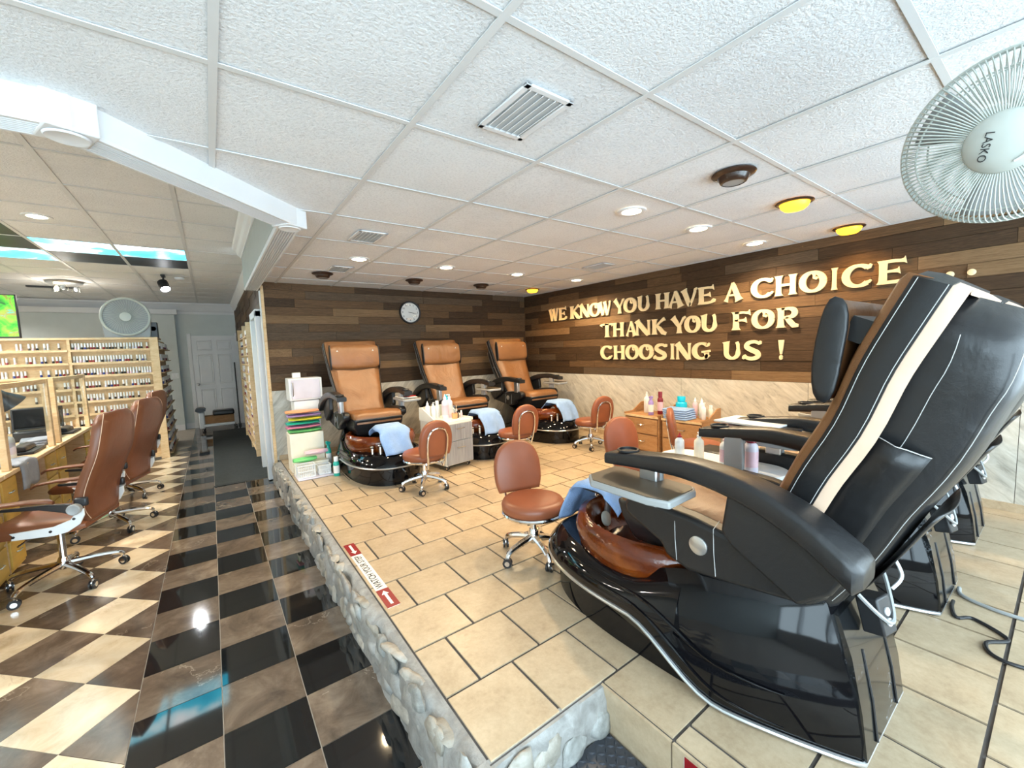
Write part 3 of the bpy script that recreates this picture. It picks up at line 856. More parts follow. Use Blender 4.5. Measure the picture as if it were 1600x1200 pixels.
        b = MB(); b.box((cx - s_ * .035, .615, .70), (.02, .085, .20)); b.ob('post_cover', 'grey_plastic', t, bevel=.006)
        # swing tray
        if s_ < 0:
            tp = [(-.105, -.19), (-.125, -.12), (-.115, .13), (-.06, .185), (.10, .185), (.115, .16), (.09, -.17), (.06, -.19)]
            tr = MB().prism(tp, -.014, .012, 'z').ob('tray', 'grey_plastic', t, (cx - .035, .63, .715), (0, 0, .04), bevel=.006)
            MB().prism([(x * .93, y * .95) for x, y in tp], .012, .0145, 'z').ob('tray_surface', 'tray_top', tr)
    # backrest built in its own (a across, b along, d behind) space
    prof = spline([(0, .33, .575), (0, .245, .72), (0, .175, .875), (0, .10, 1.02), (0, .045, 1.17), (0, -.01, 1.29), (0, -.055, 1.385)], 5)
    NB = len(prof) - 1
    def BP(a, u, d):
        f = u * NB; i = max(0, min(NB - 1, int(f))); fr = f - i
        p = prof[i].lerp(prof[i + 1], fr); tg = (prof[min(i + 2, NB)] - prof[max(i - 1, 0)]).normalized()
        n = Vector((0, -tg.z, tg.y))     # points backwards
        return (a, p.y + n.y * d, p.z + n.z * d)
    HW = lambda u: .235 + .06 * smooth01(u * 1.1)
    rings = []
    for k in range(0, 25):
        u = k / 24; w = HW(u); sq = 1 if 0 < k < 24 else .8
        sec = [(-w, .068), (-w * 1.01, .045), (-w * .975, .008), (-w * .75, -.010), (-w * .45, -.004), (0, .012), (w * .45, -.004), (w * .75, -.010), (w * .975, .008), (w * 1.01, .045), (w, .068), (0, .07)]
        rings.append([BP(a, u, .03 + (d - .03) * sq) for a, d in sec])
    MB().loft(rings).ob('backrest', 'tan_leather', t, smooth=60)
    # edge band (black) and lining (cream) that wrap both sides and the top
    def upath():
        P = []
        for k in range(0, 21): u = .0 + .985 * k / 20; P.append((-HW(u) * 1.0, u, (-1, 0)))
        for k in range(1, 12): P.append((-HW(1) + 2 * HW(1) * k / 12, 1.0, (0, 1)))
        for k in range(20, -1, -1): u = .985 * k / 20; P.append((HW(u), u, (1, 0)))
        return P
    def strip(sec, mat, name):
        rings = []
        for a, u, (oa, ou) in upath():
            rr = []
            for o, d in sec:
                q = Vector(BP(a + oa * o, u, d))
                if ou:
                    tg = (prof[-1] - prof[-2]).normalized(); q += tg * o
                rr.append(tuple(q))
            rings.append(rr)
        return MB().loft(rings).ob(name, mat, t, smooth=50)
    strip([(.004, .026), (.012, .034), (.015, .065), (.010, .098), (-.004, .098), (-.004, .03)], 'black_leather', 'edge_band')
    strip([(.006, .09), (.002, .108), (-.008, .128), (-.016, .126), (-.010, .09)], 'cream_leather', 'lining')
    for d in (.037, .092):
        MB().tube([BP(a + oa * (.0122 if d < .06 else .0112), u, d) for a, u, (oa, ou) in upath()[:21]], .001, 5).ob('stitch_line', 'stitch', t)
        MB().tube([BP(a + oa * (.0122 if d < .06 else .0112), u, d) for a, u, (oa, ou) in upath()[-21:]], .001, 5).ob('stitch_line', 'stitch', t)
    # shell behind
    rings = []
    for k in range(0, 25):
        u = -.02 + .985 * k / 24
        e = 1 - .55 * smooth01((u - .86) / .11) if u > .86 else 1
        w = (HW(u) - .05) * (e if e < 1 else 1); d1 = .29 - .06 * smooth01((u - .7) / .3); d0 = .09
        sec = [(-w, d0), (-w * 1.0, d0 + .05), (-w * .99, d1 - .05), (-w * .90, d1 - .012), (-w * .6, d1), (0, d1 + .004), (w * .6, d1), (w * .90, d1 - .012), (w * .99, d1 - .05), (w, d0 + .05), (w, d0)]
        rings.append([BP(a, max(0, u), d) if u >= 0 else tuple(Vector(BP(a, 0, d)) + Vector((0, .01, -.02))) for a, d in sec])
    sh = MB().loft(rings).ob('back_shell', 'black_leather', t, smooth=60)
    for a_, d_ in ((-.995, .17), (-.93, .272)):
        MB().tube([BP(a_ * (HW(u) - .05) * (1.004), u, d_ - .04 * smooth01((u - .7) / .3)) for u in [.02 + .82 * k / 20 for k in range(21)]], .001, 5).ob('stitch_line', 'stitch', sh)
        MB().tube([BP(-a_ * (HW(u) - .05) * (1.004), u, d_ - .04 * smooth01((u - .7) / .3)) for u in [.02 + .82 * k / 20 for k in range(21)]], .001, 5).ob('stitch_line', 'stitch', sh)
    # storage pockets on the side of the shell and on its back
    def pocket(side, u0, u1, d0, d1, bul):
        grid = []
        for i in range(9):
            u = u0 + (u1 - u0) * i / 8; row = []
            for j in range(7):
                d = d0 + (d1 - d0) * j / 6
                o = .006 + bul * (i / 8) * math.sin(PI * (j + .15) / 6.3) * (1 + .25 * math.sin(j * 2.1 + i))
                row.append(BP(side * (HW(u) - .05 + o), u, d))
            grid.append(row)
        p_ = MB().sheet(grid).ob('pocket', 'black_leather', t, smooth=60, solid=.004)
        MB().tube([tuple(Vector(q) + Vector((side * .003, 0, 0))) for q in grid[-1]], .0013, 5).ob('pocket_hem', 'stitch', p_)
    pocket(-1, .16, .50, .10, .23, .03)
    pocket(1, .16, .50, .10, .23, .03)
    grid = [[BP(a, u, .296 + .03 * ((u - .1) / .3) * math.cos(a * 7)) for a in [(-.16 + .04 * j) for j in range(9)]] for u in [.08 + .30 * i / 7 for i in range(8)]]
    MB().sheet(grid).ob('pocket', 'black_leather', t, smooth=60, solid=.004)
    # head pillow
    rings = []
    for k in range(13):
        x = -.272 + .544 * k / 12; q = 1 if 0 < k < 12 else .82
        sec = []
        for j in range(14):
            a = 2 * PI * j / 14
            u = .69 + .15 * math.copysign(abs(math.sin(a)) ** .75, math.sin(a)) * q; d = -.055 - .24 * (u - .69) + .031 * math.copysign(abs(math.cos(a)) ** .75, math.cos(a)) * q
            sec.append(BP(x, u, d))
        rings.append(sec)
    pil = MB().loft(rings).ob('pillow', 'tan_leather', t, smooth=60)
    for s_ in (-1, 1):
        sec = []
        for x, q in ((.268, 1.01), (.273, 1.03), (.277, 1.01), (.280, .85)):
            us = [.69 + .153 * math.copysign(abs(math.sin(2 * PI * j / 18)) ** .75, math.sin(2 * PI * j / 18)) * q for j in range(18)]
            sec.append([BP(s_ * x, us[j], -.055 - .24 * (us[j] - .69) + .034 * math.copysign(abs(math.cos(2 * PI * j / 18)) ** .75, math.cos(2 * PI * j / 18)) * q) for j in range(18)])
        MB().loft(sec).ob('pillow_end', 'black_leather', pil, smooth=60)
        q = Vector(BP(s_ * .20, .745, -.1015))
        MB().add([(-.012, 0, -.008), (.012, 0, -.008), (.004, 0, .004), (0, 0, .012), (-.005, 0, .003)], [(0, 1, 2, 3, 4)]).ob('emblem', 'stitch', pil, tuple(q + Vector((0, .002, 0))), smooth=0)
    MB().loft([[BP(a, u, d) for a, u in ((-.24, .72), (.24, .72), (.24, .80), (-.24, .80))] for d in (-.05, .02)]).ob('pillow_strap', 'black_leather', t)
    # control box and cables at the rear
    cbx = MB().box((0, 0, 0), (.07, .06, .11)).ob('control_box', 'satin_black', t, (-.03, .02, .385), (-.25, 0, -.2), bevel=.006)
    for z in (-.018, .012): MB().lathe([(.012, 0), (.012, .004), (.002, .005)], 14).ob('button', 'white_plastic', cbx, (-.0, -.030, z), (PI / 2, 0, 0))
    MB().tube(spline([(-.12, .10, .52), (-.10, .0, .42), (-.02, -.02, .38), (.06, .02, .47), (.09, .06, .53)], 6), .006, 6).ob('cable', 'grey_plastic', t)
    MB().tube(spline([(.05, .0, .44), (.085, -.015, .48), (.09, .02, .55)], 6), .005, 6).ob('cable', 'white_plastic', t)
    MB().cyl((-.10, .22, .46), (-.02, -.02, .90), .014).ob('recline_rod', 'silver', t)
    return t
pedi = make_pedi()
PG = 'black and tan pedicure spa chairs'
pedi['group'] = PG; pedi['label'] = 'large near pedicure chair with black shell and stitched arm, closest to camera'
pedi.location = (1.55, -1.22, ZP)
pchairs = [pedi,
    dup(pedi, 'pedicure chair directly behind the nearest one, magazines beside its arm', (2.62, -1.22, ZP), 0, PG),
    dup(pedi, 'pedicure chair of the near row standing against the right wall', (3.62, -1.22, ZP), 0, PG),
    dup(pedi, 'tan pedicure chair at the back wall beside the stacked boxes', (1.29, 3.52, ZP), PI, PG),
    dup(pedi, 'tan pedicure chair in the middle of the back wall row', (2.47, 3.66, ZP), PI, PG),
    dup(pedi, 'tan pedicure chair in the back corner beside the sign wall', (3.62, 3.62, ZP), PI + .0, PG)]

# ---------------------------------------------------------------- towels over the footrests (local frame of a pedicure chair)
def towel_mesh(seed, w=.30):
    r = random.Random(seed); ph = r.uniform(0, 6)
    prof = spline([(0, .93, .45), (0, .985, .515), (0, 1.03, .538), (0, 1.17, .537), (0, 1.235, .51), (0, 1.285, .42), (0, 1.345, .29)], 5)
    grid = []
    for k, p in enumerate(prof):
        row = []
        for j in range(17):
            a = (j / 16 - .5) * w
            fall = .9 * max(0, abs(a) - .11)
            z = p.z - fall * (.9 if k < 22 else .2) * 1.0
            y = p.y + .012 * math.sin(a * 34 + ph) * (k / len(prof)) + .03 * max(0, abs(a) - .1)
            row.append((a * (1 - .10 * smooth01((k - 18) / 10)) + .01 * math.sin(k * .6 + ph), y, z))
        grid.append(row)
    b = MB(); b.sheet(grid)
    return b.mesh('towel', 'towel_blue', 60)
TG = 'blue towels on the basins'
for k, (c, lab) in enumerate(((0, 'blue towel draped over the footrest of the nearest pedicure chair'), (3, 'light blue towel hanging from the basin beside the boxes'), (4, 'light blue towel hanging from the basin of the middle back chair'), (5, 'light blue towel hanging from the basin in the back corner'))):
    o = link('towel', towel_mesh(k + 1, .30 if k else .28), None, solid=.008)
    o.location = pchairs[c].location; o.rotation_euler = pchairs[c].rotation_euler
    tag(o, lab, 'towel', TG)

# ---------------------------------------------------------------- stools
def caster(parent, x, y, rot, r=.026, mat='satin_black', hub='chrome', up=.03):
    b = MB(); b.cyl((0, 0, r), (0, 0, 2 * r + up), .008, n=8, m=1)
    b.tube([(-.016, 0, r), (-.006, 0, r)], [r, r], 16); b.tube([(.006, 0, r), (.016, 0, r)], [r, r], 16)
    b.tube([(-.018, 0, r), (.018, 0, r)], r * .55, 12, 1)
    b.ell((0, -.0, r * 1.35), (.014, r * .75, r * .8), 10, 1)
    b.ob('caster', [mat, hub], parent, (x, y, 0), (0, 0, rot))
def star_base(t, R, zh, zc, mat='chrome', n=5, a0=.3, cr=.026):
    for k in range(n):
        a = a0 + 2 * PI * k / n; ca, sa = math.cos(a), math.sin(a)
        pts = spline([(.02 * ca, .02 * sa, zh), (.5 * R * ca, .5 * R * sa, zh - .012), (.9 * R * ca, .9 * R * sa, zh - .035), (R * ca, R * sa, zh - .06)], 4)
        lg = MB().tube(pts, [.022 - .010 * i / 12 for i in range(13)], 8).ob('leg', mat, t)
        caster(t, R * ca, R * sa, a + .7, cr, up=max(.006, zh - .075 - 2 * cr))
    MB().lathe([(.03, zh - .03), (.036, zh - .01), (.034, zh + .03), (.026, zh + .05)], 18).ob('hub', mat, t)
    MB().cyl((0, 0, zh), (0, 0, zc), .022, .019).ob('column', mat, t)
def make_stool():
    t = thing('rolling_stool', '', 'stool')
    star_base(t, .205, .115, .26)
    MB().lathe([(.02, .255), (.165, .258), (.182, .266), (.186, .276), (.180, .284)], 32).ob('seat_rim', 'chrome', t)
    MB().lathe([(.01, .282), (.172, .282), (.184, .295), (.186, .325), (.176, .345), (.14, .355), (.01, .358)], 32).ob('seat', 'stool_leather', t, smooth=60)
    MB().box((.10, .05, .245), (.035, .012, .016)).ob('lever', 'satin_black', t, rot=(0, 0, .5))
    # back: arched pad with flat bottom, tilted
    out = [(-.135, 0), (-.150, .05), (-.156, .12), (-.148, .20), (-.118, .268), (-.065, .308), (0, .32)]
    out = [(p.x, p.y) for p in spline([(x, z, 0) for x, z in out], 3)]
    full = out + [(-x, z) for x, z in out[::-1][1:]]
    th = lambda x: .022 * (1 - (x / .16) ** 2) * .9
    rings = [[(x * s_, y, .16 + (z - .16) * s_) for x, z in full] for s_, y in ((.90, -.026), (.985, -.018), (1.0, 0), (.985, .016), (.90, .024))]
    T = Matrix.Translation((0, -.20, .335)) @ Matrix.Rotation(math.radians(9), 4, 'X')
    MB().loft(rings, T=T).ob('backrest', 'stool_leather', t, smooth=60)
    loop = [(-.075, -.02, -.10), (-.085, -.032, -.02), (-.094, -.034, .06), (-.096, -.034, .14), (-.086, -.034, .20), (-.055, -.034, .245), (0, -.034, .26)]
    loop = spline(loop, 4); loop = loop + [Vector((-p.x, p.y, p.z)) for p in loop[::-1][1:]]
    MB().tube([T @ p for p in loop], .0085, 8).ob('back_loop', 'chrome', t)
    for s_ in (-1, 1):
        MB().tube([T @ Vector((s_ * .075, -.02, -.10)), (s_ * .07, -.16, .262), (s_ * .05, -.06, .26)], .0085, 8).ob('back_bracket', 'chrome', t)
    return t
stool = make_stool(); SG = 'rust leather rolling stools'
stool['group'] = SG
stool['label'] = 'rolling stool facing the nearest pedicure chair, front of its backrest visible'
stool.location = (1.40, .33, ZP); stool.rotation_euler = (0, 0, math.radians(166))
for lab, x, y, a in (('rolling stool with chrome back loop beside the grey drawer cart', 1.41, 1.90, 5),
        ('rolling stool in front of the middle back pedicure chair', 2.56, 2.07, -6),
        ('rolling stool in front of the back corner pedicure chair', 3.60, 1.93, -8),
        ('rolling stool whose round back shows before the wooden cabinets', 2.52, .42, 165),
        ('rolling stool turned sideways beside the wooden cabinets', 3.38, .42, -150)):
    dup(stool, lab, (x, y, ZP), math.radians(a), SG)

# ---------------------------------------------------------------- sign letters
def stroke(b, pts, t0=-.018, t1=0):
    P = [Vector((p[0], p[1])) for p in pts]; ws = [p[2] * 1.22 for p in pts]; rings = []
    for i in range(len(P)):
        d = (P[min(i + 1, len(P) - 1)] - P[max(i - 1, 0)]).normalized(); n = Vector((-d.y, d.x)) * ws[i]
        a, c = P[i] + n, P[i] - n
        rings.append([(a.x, t0, a.y), (c.x, t0, c.y), (c.x, t1, c.y), (a.x, t1, a.y)])
    b.loft(rings)
def stem(x, w=.10, y0=0., y1=1.):
    return [(x, y0, w * 1.55), (x, y0 + .05, w * 1.25), (x, y0 + .14, w), (x, (y0 + y1) / 2, w * .92), (x, y1 - .14, w), (x, y1 - .05, w * 1.25), (x, y1, w * 1.55)]
def seg(x0, y0, x1, y1, w0, w1, f0=1.4, f1=1.4):
    q = lambda t: (x0 + (x1 - x0) * t, y0 + (y1 - y0) * t)
    return [(*q(0), w0 * f0), (*q(.08), w0 * (1 + (f0 - 1) * .4)), (*q(.2), w0), (*q(.5), (w0 + w1) / 2), (*q(.8), w1), (*q(.92), w1 * (1 + (f1 - 1) * .4)), (*q(1), w1 * f1)]
def arc(cx, cy, rx, ry, a0, a1, wf, n=22):
    return [(cx + rx * math.cos(a), cy + ry * math.sin(a), wf(a)) for a in [math.radians(a0 + (a1 - a0) * k / n) for k in range(n + 1)]]
thick = lambda a: .055 + .062 * abs(math.cos(a)) ** 1.4
curl = [(.50, .93, .045), (.57, .80, .05), (.55, .68, .045), (.64, .64, .055), (.70, .70, .05)]
tipE = lambda y, x: [(x - .16, y, .055), (x - .06, y, .07), (x, y + .01, .13)]
GLYPH = {
 'I': [stem(.5, .13)], 'H': [stem(.2), stem(.8), [(.2, .52, .05), (.8, .52, .05)]],
 'E': [stem(.22, .11), [(.2, .94, .055), (.6, .94, .055)] + tipE(.92, .92), [(.2, .52, .045), (.5, .52, .045)] + tipE(.52, .74), [(.2, .06, .055), (.6, .06, .06)] + [(.8, .08, .06), (.93, .16, .09), (.98, .26, .05)]],
 'F': [stem(.24, .12), [(.2, .94, .055), (.6, .94, .055)] + tipE(.91, .94), [(.2, .52, .045), (.5, .52, .045)] + tipE(.52, .76)],
 'T': [stem(.5, .11), [(.02, .82, .11), (.10, .93, .06), (.5, .95, .055), (.90, .93, .06), (.98, .82, .11)]],
 'W': [seg(.06, 1, .30, 0, .10, .10, 1.5, .8), seg(.54, .95, .30, 0, .045, .05, 1, 1), seg(.46, 1, .70, 0, .10, .10, 1.3, .8), [(.70, 0, .05), (.84, .5, .04), (.90, .8, .05), (.90, .95, .06), (.99, .99, .05)]],
 'V': [seg(.08, 1, .50, 0, .12, .11, 1.5, .8), [(.50, 0, .05), (.72, .5, .045), (.82, .8, .055), (.84, .95, .06), (.97, 1.0, .05)]],
 'A': [seg(.50, 1, .10, 0, .04, .05, 1.2, 2.0), seg(.48, 1, .86, 0, .10, .12, .7, 1.6), [(.25, .33, .045), (.72, .33, .045)]],
 'K': [stem(.2, .11), [(.28, .48, .045), (.55, .75, .05), (.78, .93, .075), (.90, .99, .10)], [(.36, .58, .06), (.55, .38, .10), (.78, .10, .11), (.98, .02, .08)]],
 'N': [stem(.14, .05), seg(.10, 1, .84, 0, .12, .11, 1.3, .8), stem(.86, .05)],
 'Y': [seg(.06, 1, .52, .42, .12, .10, 1.4, .8), [(.52, .42, .05), (.72, .72, .05), (.84, .92, .07), (.97, .99, .05)], [(.52, .5, .09), (.52, .2, .10), (.52, .06, .13), (.52, 0, .16)]],
 'O': [arc(.5, .5, .42, .45, 0, 360, thick, 36), curl],
 'C': [arc(.54, .5, .44, .45, 48, 312, thick, 26), [(.80, .80, .06), (.90, .84, .07), (.97, .96, .035)], [(.82, .17, .055), (.92, .20, .05), (.98, .27, .03)]],
 'G': [arc(.52, .5, .43, .45, 48, 330, thick, 26), [(.78, .80, .06), (.88, .85, .07), (.95, .96, .035)], [(.78, .04, .06), (.80, .25, .09), (.78, .42, .12)], [(.52, .44, .05), (.80, .46, .06), (1.0, .50, .05)]],
 'U': [[(.16, 1, .16), (.18, .9, .12), (.18, .5, .10)] + [(.5 + .32 * math.cos(a), .36 + .30 * math.sin(a), .06 + .04 * abs(math.cos(a))) for a in [PI + PI * k / 14 for k in range(15)]] + [(.82, .6, .055), (.80, .85, .06), (.74, .97, .06)]],
 'R': [stem(.22, .12), [(.25, .94, .055), (.55, .95, .06)] + arc(.60, .73, .24, .21, 80, -80, lambda a: .06 + .05 * math.cos(a), 12) + [(.35, .50, .05)], [(.45, .50, .06), (.62, .30, .10), (.80, .08, .10), (1.0, .06, .06)]],
 'S': [[(p.x, p.y, .05 + .055 * math.sin(PI * k / 36)) for k, p in enumerate(spline([(.86, .84, 0), (.64, .95, 0), (.34, .90, 0), (.22, .70, 0), (.46, .52, 0), (.76, .36, 0), (.80, .15, 0), (.52, .04, 0), (.22, .10, 0), (.10, .24, 0)], 4))], [(.80, .84, .05), (.90, .88, .08), (.93, .98, .04)], [(.16, .18, .05), (.10, .12, .08), (.05, .02, .04)]],
 '!': [[(.5, .27, .10), (.5, .6, .22), (.5, 1, .32)], arc(.5, .10, .18, .06, 0, 360, lambda a: .05, 16)],
}
LET = [(0, 'W', 3.377, 3.180), (0, 'E', 3.172, 2.995), (0, 'K', 2.927, 2.719), (0, 'N', 2.730, 2.528), (0, 'O', 2.535, 2.337), (0, 'W', 2.351, 2.149), (0, 'Y', 2.096, 1.927), (0, 'O', 1.936, 1.748), (0, 'U', 1.731, 1.547), (0, 'H', 1.482, 1.281), (0, 'A', 1.307, 1.114), (0, 'V', 1.129, 0.943), (0, 'E', 0.950, 0.751), (0, 'A', 0.660, 0.481), (0, 'C', 0.391, 0.190), (0, 'H', 0.191, -0.009), (0, 'O', -0.024, -0.216), (0, 'I', -0.227, -0.324), (0, 'C', -0.332, -0.528), (0, 'E', -0.547, -0.743), (1, 'T', 2.332, 2.111), (1, 'H', 2.131, 1.931), (1, 'A', 1.913, 1.743), (1, 'N', 1.769, 1.532), (1, 'K', 1.532, 1.327), (1, 'Y', 1.259, 1.079), (1, 'O', 1.093, 0.916), (1, 'U', 0.909, 0.718), (1, 'F', 0.585, 0.386), (1, 'O', 0.377, 0.185), (1, 'R', 0.169, -0.020), (2, 'C', 2.339, 2.136), (2, 'H', 2.126, 1.917), (2, 'O', 1.911, 1.720), (2, 'O', 1.711, 1.510), (2, 'S', 1.510, 1.313), (2, 'I', 1.305, 1.201), (2, 'N', 1.215, 1.009), (2, 'G', 1.002, 0.797), (2, 'U', 0.667, 0.474), (2, 'S', 0.474, 0.282), (2, '!', 0.152, 0.088)]
gl_cache = {}
LINE = ['top', 'middle', 'bottom']
ordn = ['first', 'second', 'third', 'fourth', 'fifth', 'sixth', 'seventh', 'eighth', 'ninth', 'tenth', 'eleventh', 'twelfth', 'thirteenth', 'fourteenth', 'fifteenth', 'sixteenth', 'seventeenth', 'eighteenth', 'nineteenth', 'twentieth']
cnt = [0, 0, 0]
for ln, ch, ya, yb in LET:
    if ch not in gl_cache:
        b = MB()
        for s_ in GLYPH[ch]:
            stroke(b, s_)
        gl_cache[ch] = b.mesh('sign_letter', 'gold_letter', 30)
    o = link('sign_letter', gl_cache[ch], None, (XR - .0225, ya, (1.918, 1.622, 1.325)[ln]), (0, 0, -PI / 2))
    o.scale = ((ya - yb) * .965, 1, .182)
    nm = 'exclamation mark' if ch == '!' else 'letter ' + ch
    tag(o, 'gold wooden %s, %s character of the %s sign line' % (nm, ordn[cnt[ln]], LINE[ln]), 'letter', 'gold sign lettering')
    cnt[ln] += 1
for k, y in enumerate((-.852, -.957, -1.062)):
    o = MB().lathe([(.022, 0), (.022, .016), (.018, .018), (.002, .018)], 20).ob('sign_dot', 'gold_letter', None, (XR - .0225, y, 1.935), (0, -PI / 2, 0))
    tag(o, 'gold wooden dot, %s of three ending the top sign line' % ordn[k], 'letter', 'gold sign lettering')

# ---------------------------------------------------------------- ceiling lamps
EM('lamp_warm', (1, .80, .50), 22); EM('lamp_amber', (1, .45, .02), 3.0); EM('lamp_white', (.95, .97, 1), 30); EM('lamp_bright', (1, .93, .75), 25)
def lamp(kind, loc, col, power, parent, size=.09, spot=150, rot=(0, 0, 0)):
    L = bpy.data.lights.new('lamp', 'SPOT'); L.energy = power; L.color = col; L.shadow_soft_size = size; L.spot_size = math.radians(spot); L.spot_blend = .6
    o = bpy.data.objects.new('lamp', L); S.collection.objects.link(o); o.location = loc; o.rotation_euler = rot; o.parent = parent
def downlight(x, y, z, label, power=46, col=(1, .76, .46)):
    t = thing('downlight', label, 'ceiling light', (x, y, z), group='recessed warm downlights')
    MB().lathe([(.058, .002), (.062, -.004), (.085, -.008), (.092, -.004), (.093, .002)], 28, c0=False, c1=False).ob('trim_ring', 'white_trim', t)
    MB().lathe([(.060, -.001), (.04, -.0075), (.002, -.0085)], 24).ob('lens', 'lamp_warm', t)
    lamp('spot', (0, 0, -.03), col, power, t, .06)
for k, (x, lab) in enumerate(((1.09, 'lit recessed downlight near the fluted casing and ceiling vents'), (1.97, 'second lit recessed downlight from the left in the far row'), (2.89, 'third lit recessed downlight from the left in the far row'), (3.85, 'lit recessed downlight of the far row beside the sign wall'))):
    downlight(x, 2.37, ZC, lab)
for x, lab in ((2.20, 'largest lit recessed downlight, leftmost of the near row'), (3.0, 'middle lit recessed downlight of the near row'), (3.92, 'lit recessed downlight of the near row above the word choice')):
    downlight(x, .22, ZC, lab)
downlight(-1.14, 3.62, ZR, 'lit recessed downlight in the raised ceiling before the sky panels', 50)
for x, y, lab in ((-2.6, 2.4, 'added unseen downlight over the desks at the window end'), (-2.6, 4.6, 'added unseen downlight over the desks beyond the left edge'), (-2.6, 6.2, 'added unseen downlight before the polish rack beyond the left edge'), (-3.4, 3.6, 'added unseen downlight near the left wall'), (-3.2, 8.6, 'added unseen downlight behind the polish rack')):  # invented lamps out of view, added to brighten the raised bay
    downlight(x, y, ZR, lab, 130 if y < 5 else 75, (1, .94, .86))
def gimbal(x, y, lit, label):
    t = thing('gimbal_light', label, 'ceiling light', (x, y, ZC), group='brown gimbal ceiling lights')
    MB().lathe([(.10, .002), (.105, -.004), (.098, -.010), (.084, -.013), (.080, -.010)] if lit else [(.10, .002), (.105, -.004), (.098, -.012), (.075, -.018), (.07, -.03), (.062, -.045), (.052, -.05)], 30, c0=False, c1=False).ob('trim_ring', 'dark_brown', t, smooth=50, solid=.002)
    if lit:
        MB().lathe([(.082, -.010), (.074, -.032), (.056, -.048), (.002, -.053)], 28).ob('lens', 'lamp_amber', t, smooth=60)
        lamp('spot', (0, 0, -.07), (1, .55, .16), 12, t, .05)
    else:
        MB().lathe([(.053, -.046), (.03, -.038), (.002, -.036)], 24).ob('lens', 'grey_plastic', t, smooth=60)
for x, y, lit, lab in ((.95, 3.2, 0, 'unlit brown gimbal ceiling light above the boxes corner'), (1.97, 3.2, 0, 'unlit brown gimbal ceiling light above the wall clock'), (2.91, 3.2, 0, 'unlit brown gimbal ceiling light before the amber one in the back row'), (3.82, 3.24, 1, 'small glowing amber gimbal light in the back corner'),
        (2.17, -.44, 0, 'large unlit dark brown gimbal ceiling light, nearest of its row'), (2.97, -.43, 1, 'glowing amber gimbal light in the middle of the near ceiling'), (4.05, -.42, 1, 'glowing amber gimbal light next to the sign wall')):
    gimbal(x, y, lit, lab)

# ---------------------------------------------------------------- ceiling vents
def vent(x, y, label, w=.21, l=.31):
    t = thing('ceiling_vent', label, 'vent', (x, y, ZC), group='white ceiling vents')
    fr = MB()
    for sx in (-1, 1): fr.box((sx * (w / 2 - .012), 0, -.004), (.024, l, .008))
    for sy in (-1, 1): fr.box((0, sy * (l / 2 - .012), -.004), (w, .024, .008))
    fr.ob('frame', 'white_trim', t, bevel=.003)
    MB().box((0, 0, .0005), (w - .04, l - .04, .001)).ob('duct_opening', 'tee', t, smooth=0)
    for k in range(6):
        xx = -w / 2 + .036 + k * (w - .072) / 5
        T = Matrix.Translation((xx, 0, -.006)) @ Matrix.Rotation(math.radians(-38), 4, 'Y')
        MB().box((0, 0, 0), (.020, l - .05, .002), T=T).ob('louvre', 'white_trim', t, smooth=0)
for x, y, lab in ((.925, -.285, 'largest white louvred ceiling vent, nearest the camera'), (.93, 1.60, 'white ceiling vent beside the fluted casing end'), (1.05, 2.90, 'small white ceiling vent beside a brown gimbal light'), (3.40, 1.58, 'white ceiling vent near the sign wall')):
    vent(x, y, lab)

# ---------------------------------------------------------------- lamps of the raised bay
t = thing('flush_light', 'round nickel ceiling fixture with three glass shades', 'ceiling light', (-1.74, 7.46, ZR))
MB().lathe([(.20, 0), (.205, -.012), (.19, -.03), (.08, -.04), (.01, -.042)], 32).ob('plate', 'silver', t)
for k in range(3):
    a = .5 + 2.094 * k; p = (.12 * math.cos(a), .12 * math.sin(a), -.10)
    MB().lathe([(.02, .06), (.03, .05), (.055, .0), (.06, -.04), (.05, -.045), (.048, 0)], 18, c0=False, c1=False).ob('glass_shade', 'pane', t, p)
    MB().ell((0, 0, 0), (.028, .028, .035)).ob('bulb', 'lamp_warm' if k == 1 else 'white_plastic', t, p)
L_ = bpy.data.lights.new('lamp', 'POINT'); L_.energy = 7; L_.color = (1, .93, .82); L_.shadow_soft_size = .08
o_ = bpy.data.objects.new('lamp', L_); S.collection.objects.link(o_); o_.location = (0, 0, -.22); o_.parent = t
t = thing('track_spotlight', 'black spotlight with bright white lamp under the raised ceiling', 'spotlight', (-.53, 6.31, ZR))
MB().box((0, 0, -.012), (.05, .16, .024)).ob('mount', 'satin_black', t, bevel=.004)
MB().cyl((0, 0, -.02), (0, 0, -.12), .012).ob('stem', 'satin_black', t)
dv = Vector((.25, -.55, -.8)).normalized(); q = dv.to_track_quat('Z', 'Y').to_euler()
hd_ = MB(); hd_.lathe([(.03, -.09), (.05, -.08), (.055, 0), (.065, .07), (.058, .07), (.05, .02)], 20, c1=False)
for k in range(4): hd_.lathe([(.052, -.07 + k * .018), (.062, -.066 + k * .018), (.062, -.060 + k * .018), (.052, -.056 + k * .018)], 20)
hd_.ob('lamp_head', 'satin_black', t, (0, 0, -.15), q)
MB().lathe([(.055, .062), (.04, .075), (.002, .078)], 20).ob('lens', 'lamp_white', t, (0, 0, -.15), q)
lamp('spot', tuple(Vector((0, 0, -.15)) + dv * .10), (.95, .97, 1), 30, t, .05, 100, (-dv).to_track_quat('Z', 'Y').to_euler())
tag(MB().box((0, 0, 0), (.10, .55, .02)).ob('sensor_bar', 'satin_black', None, (-2.0, 8.1, ZR - .011), rot=(0, 0, PI / 2), bevel=.004), 'dark flat bar under the raised ceiling behind the flush fixture', 'fixture')
tag(MB().lathe([(.06, 0), (.06, -.02), (.045, -.035), (.002, -.036)], 20).ob('smoke_detector', 'white_plastic', None, (-.35, 6.45, ZR - .001)), 'small white disc detector beside the black spotlight', 'detector')

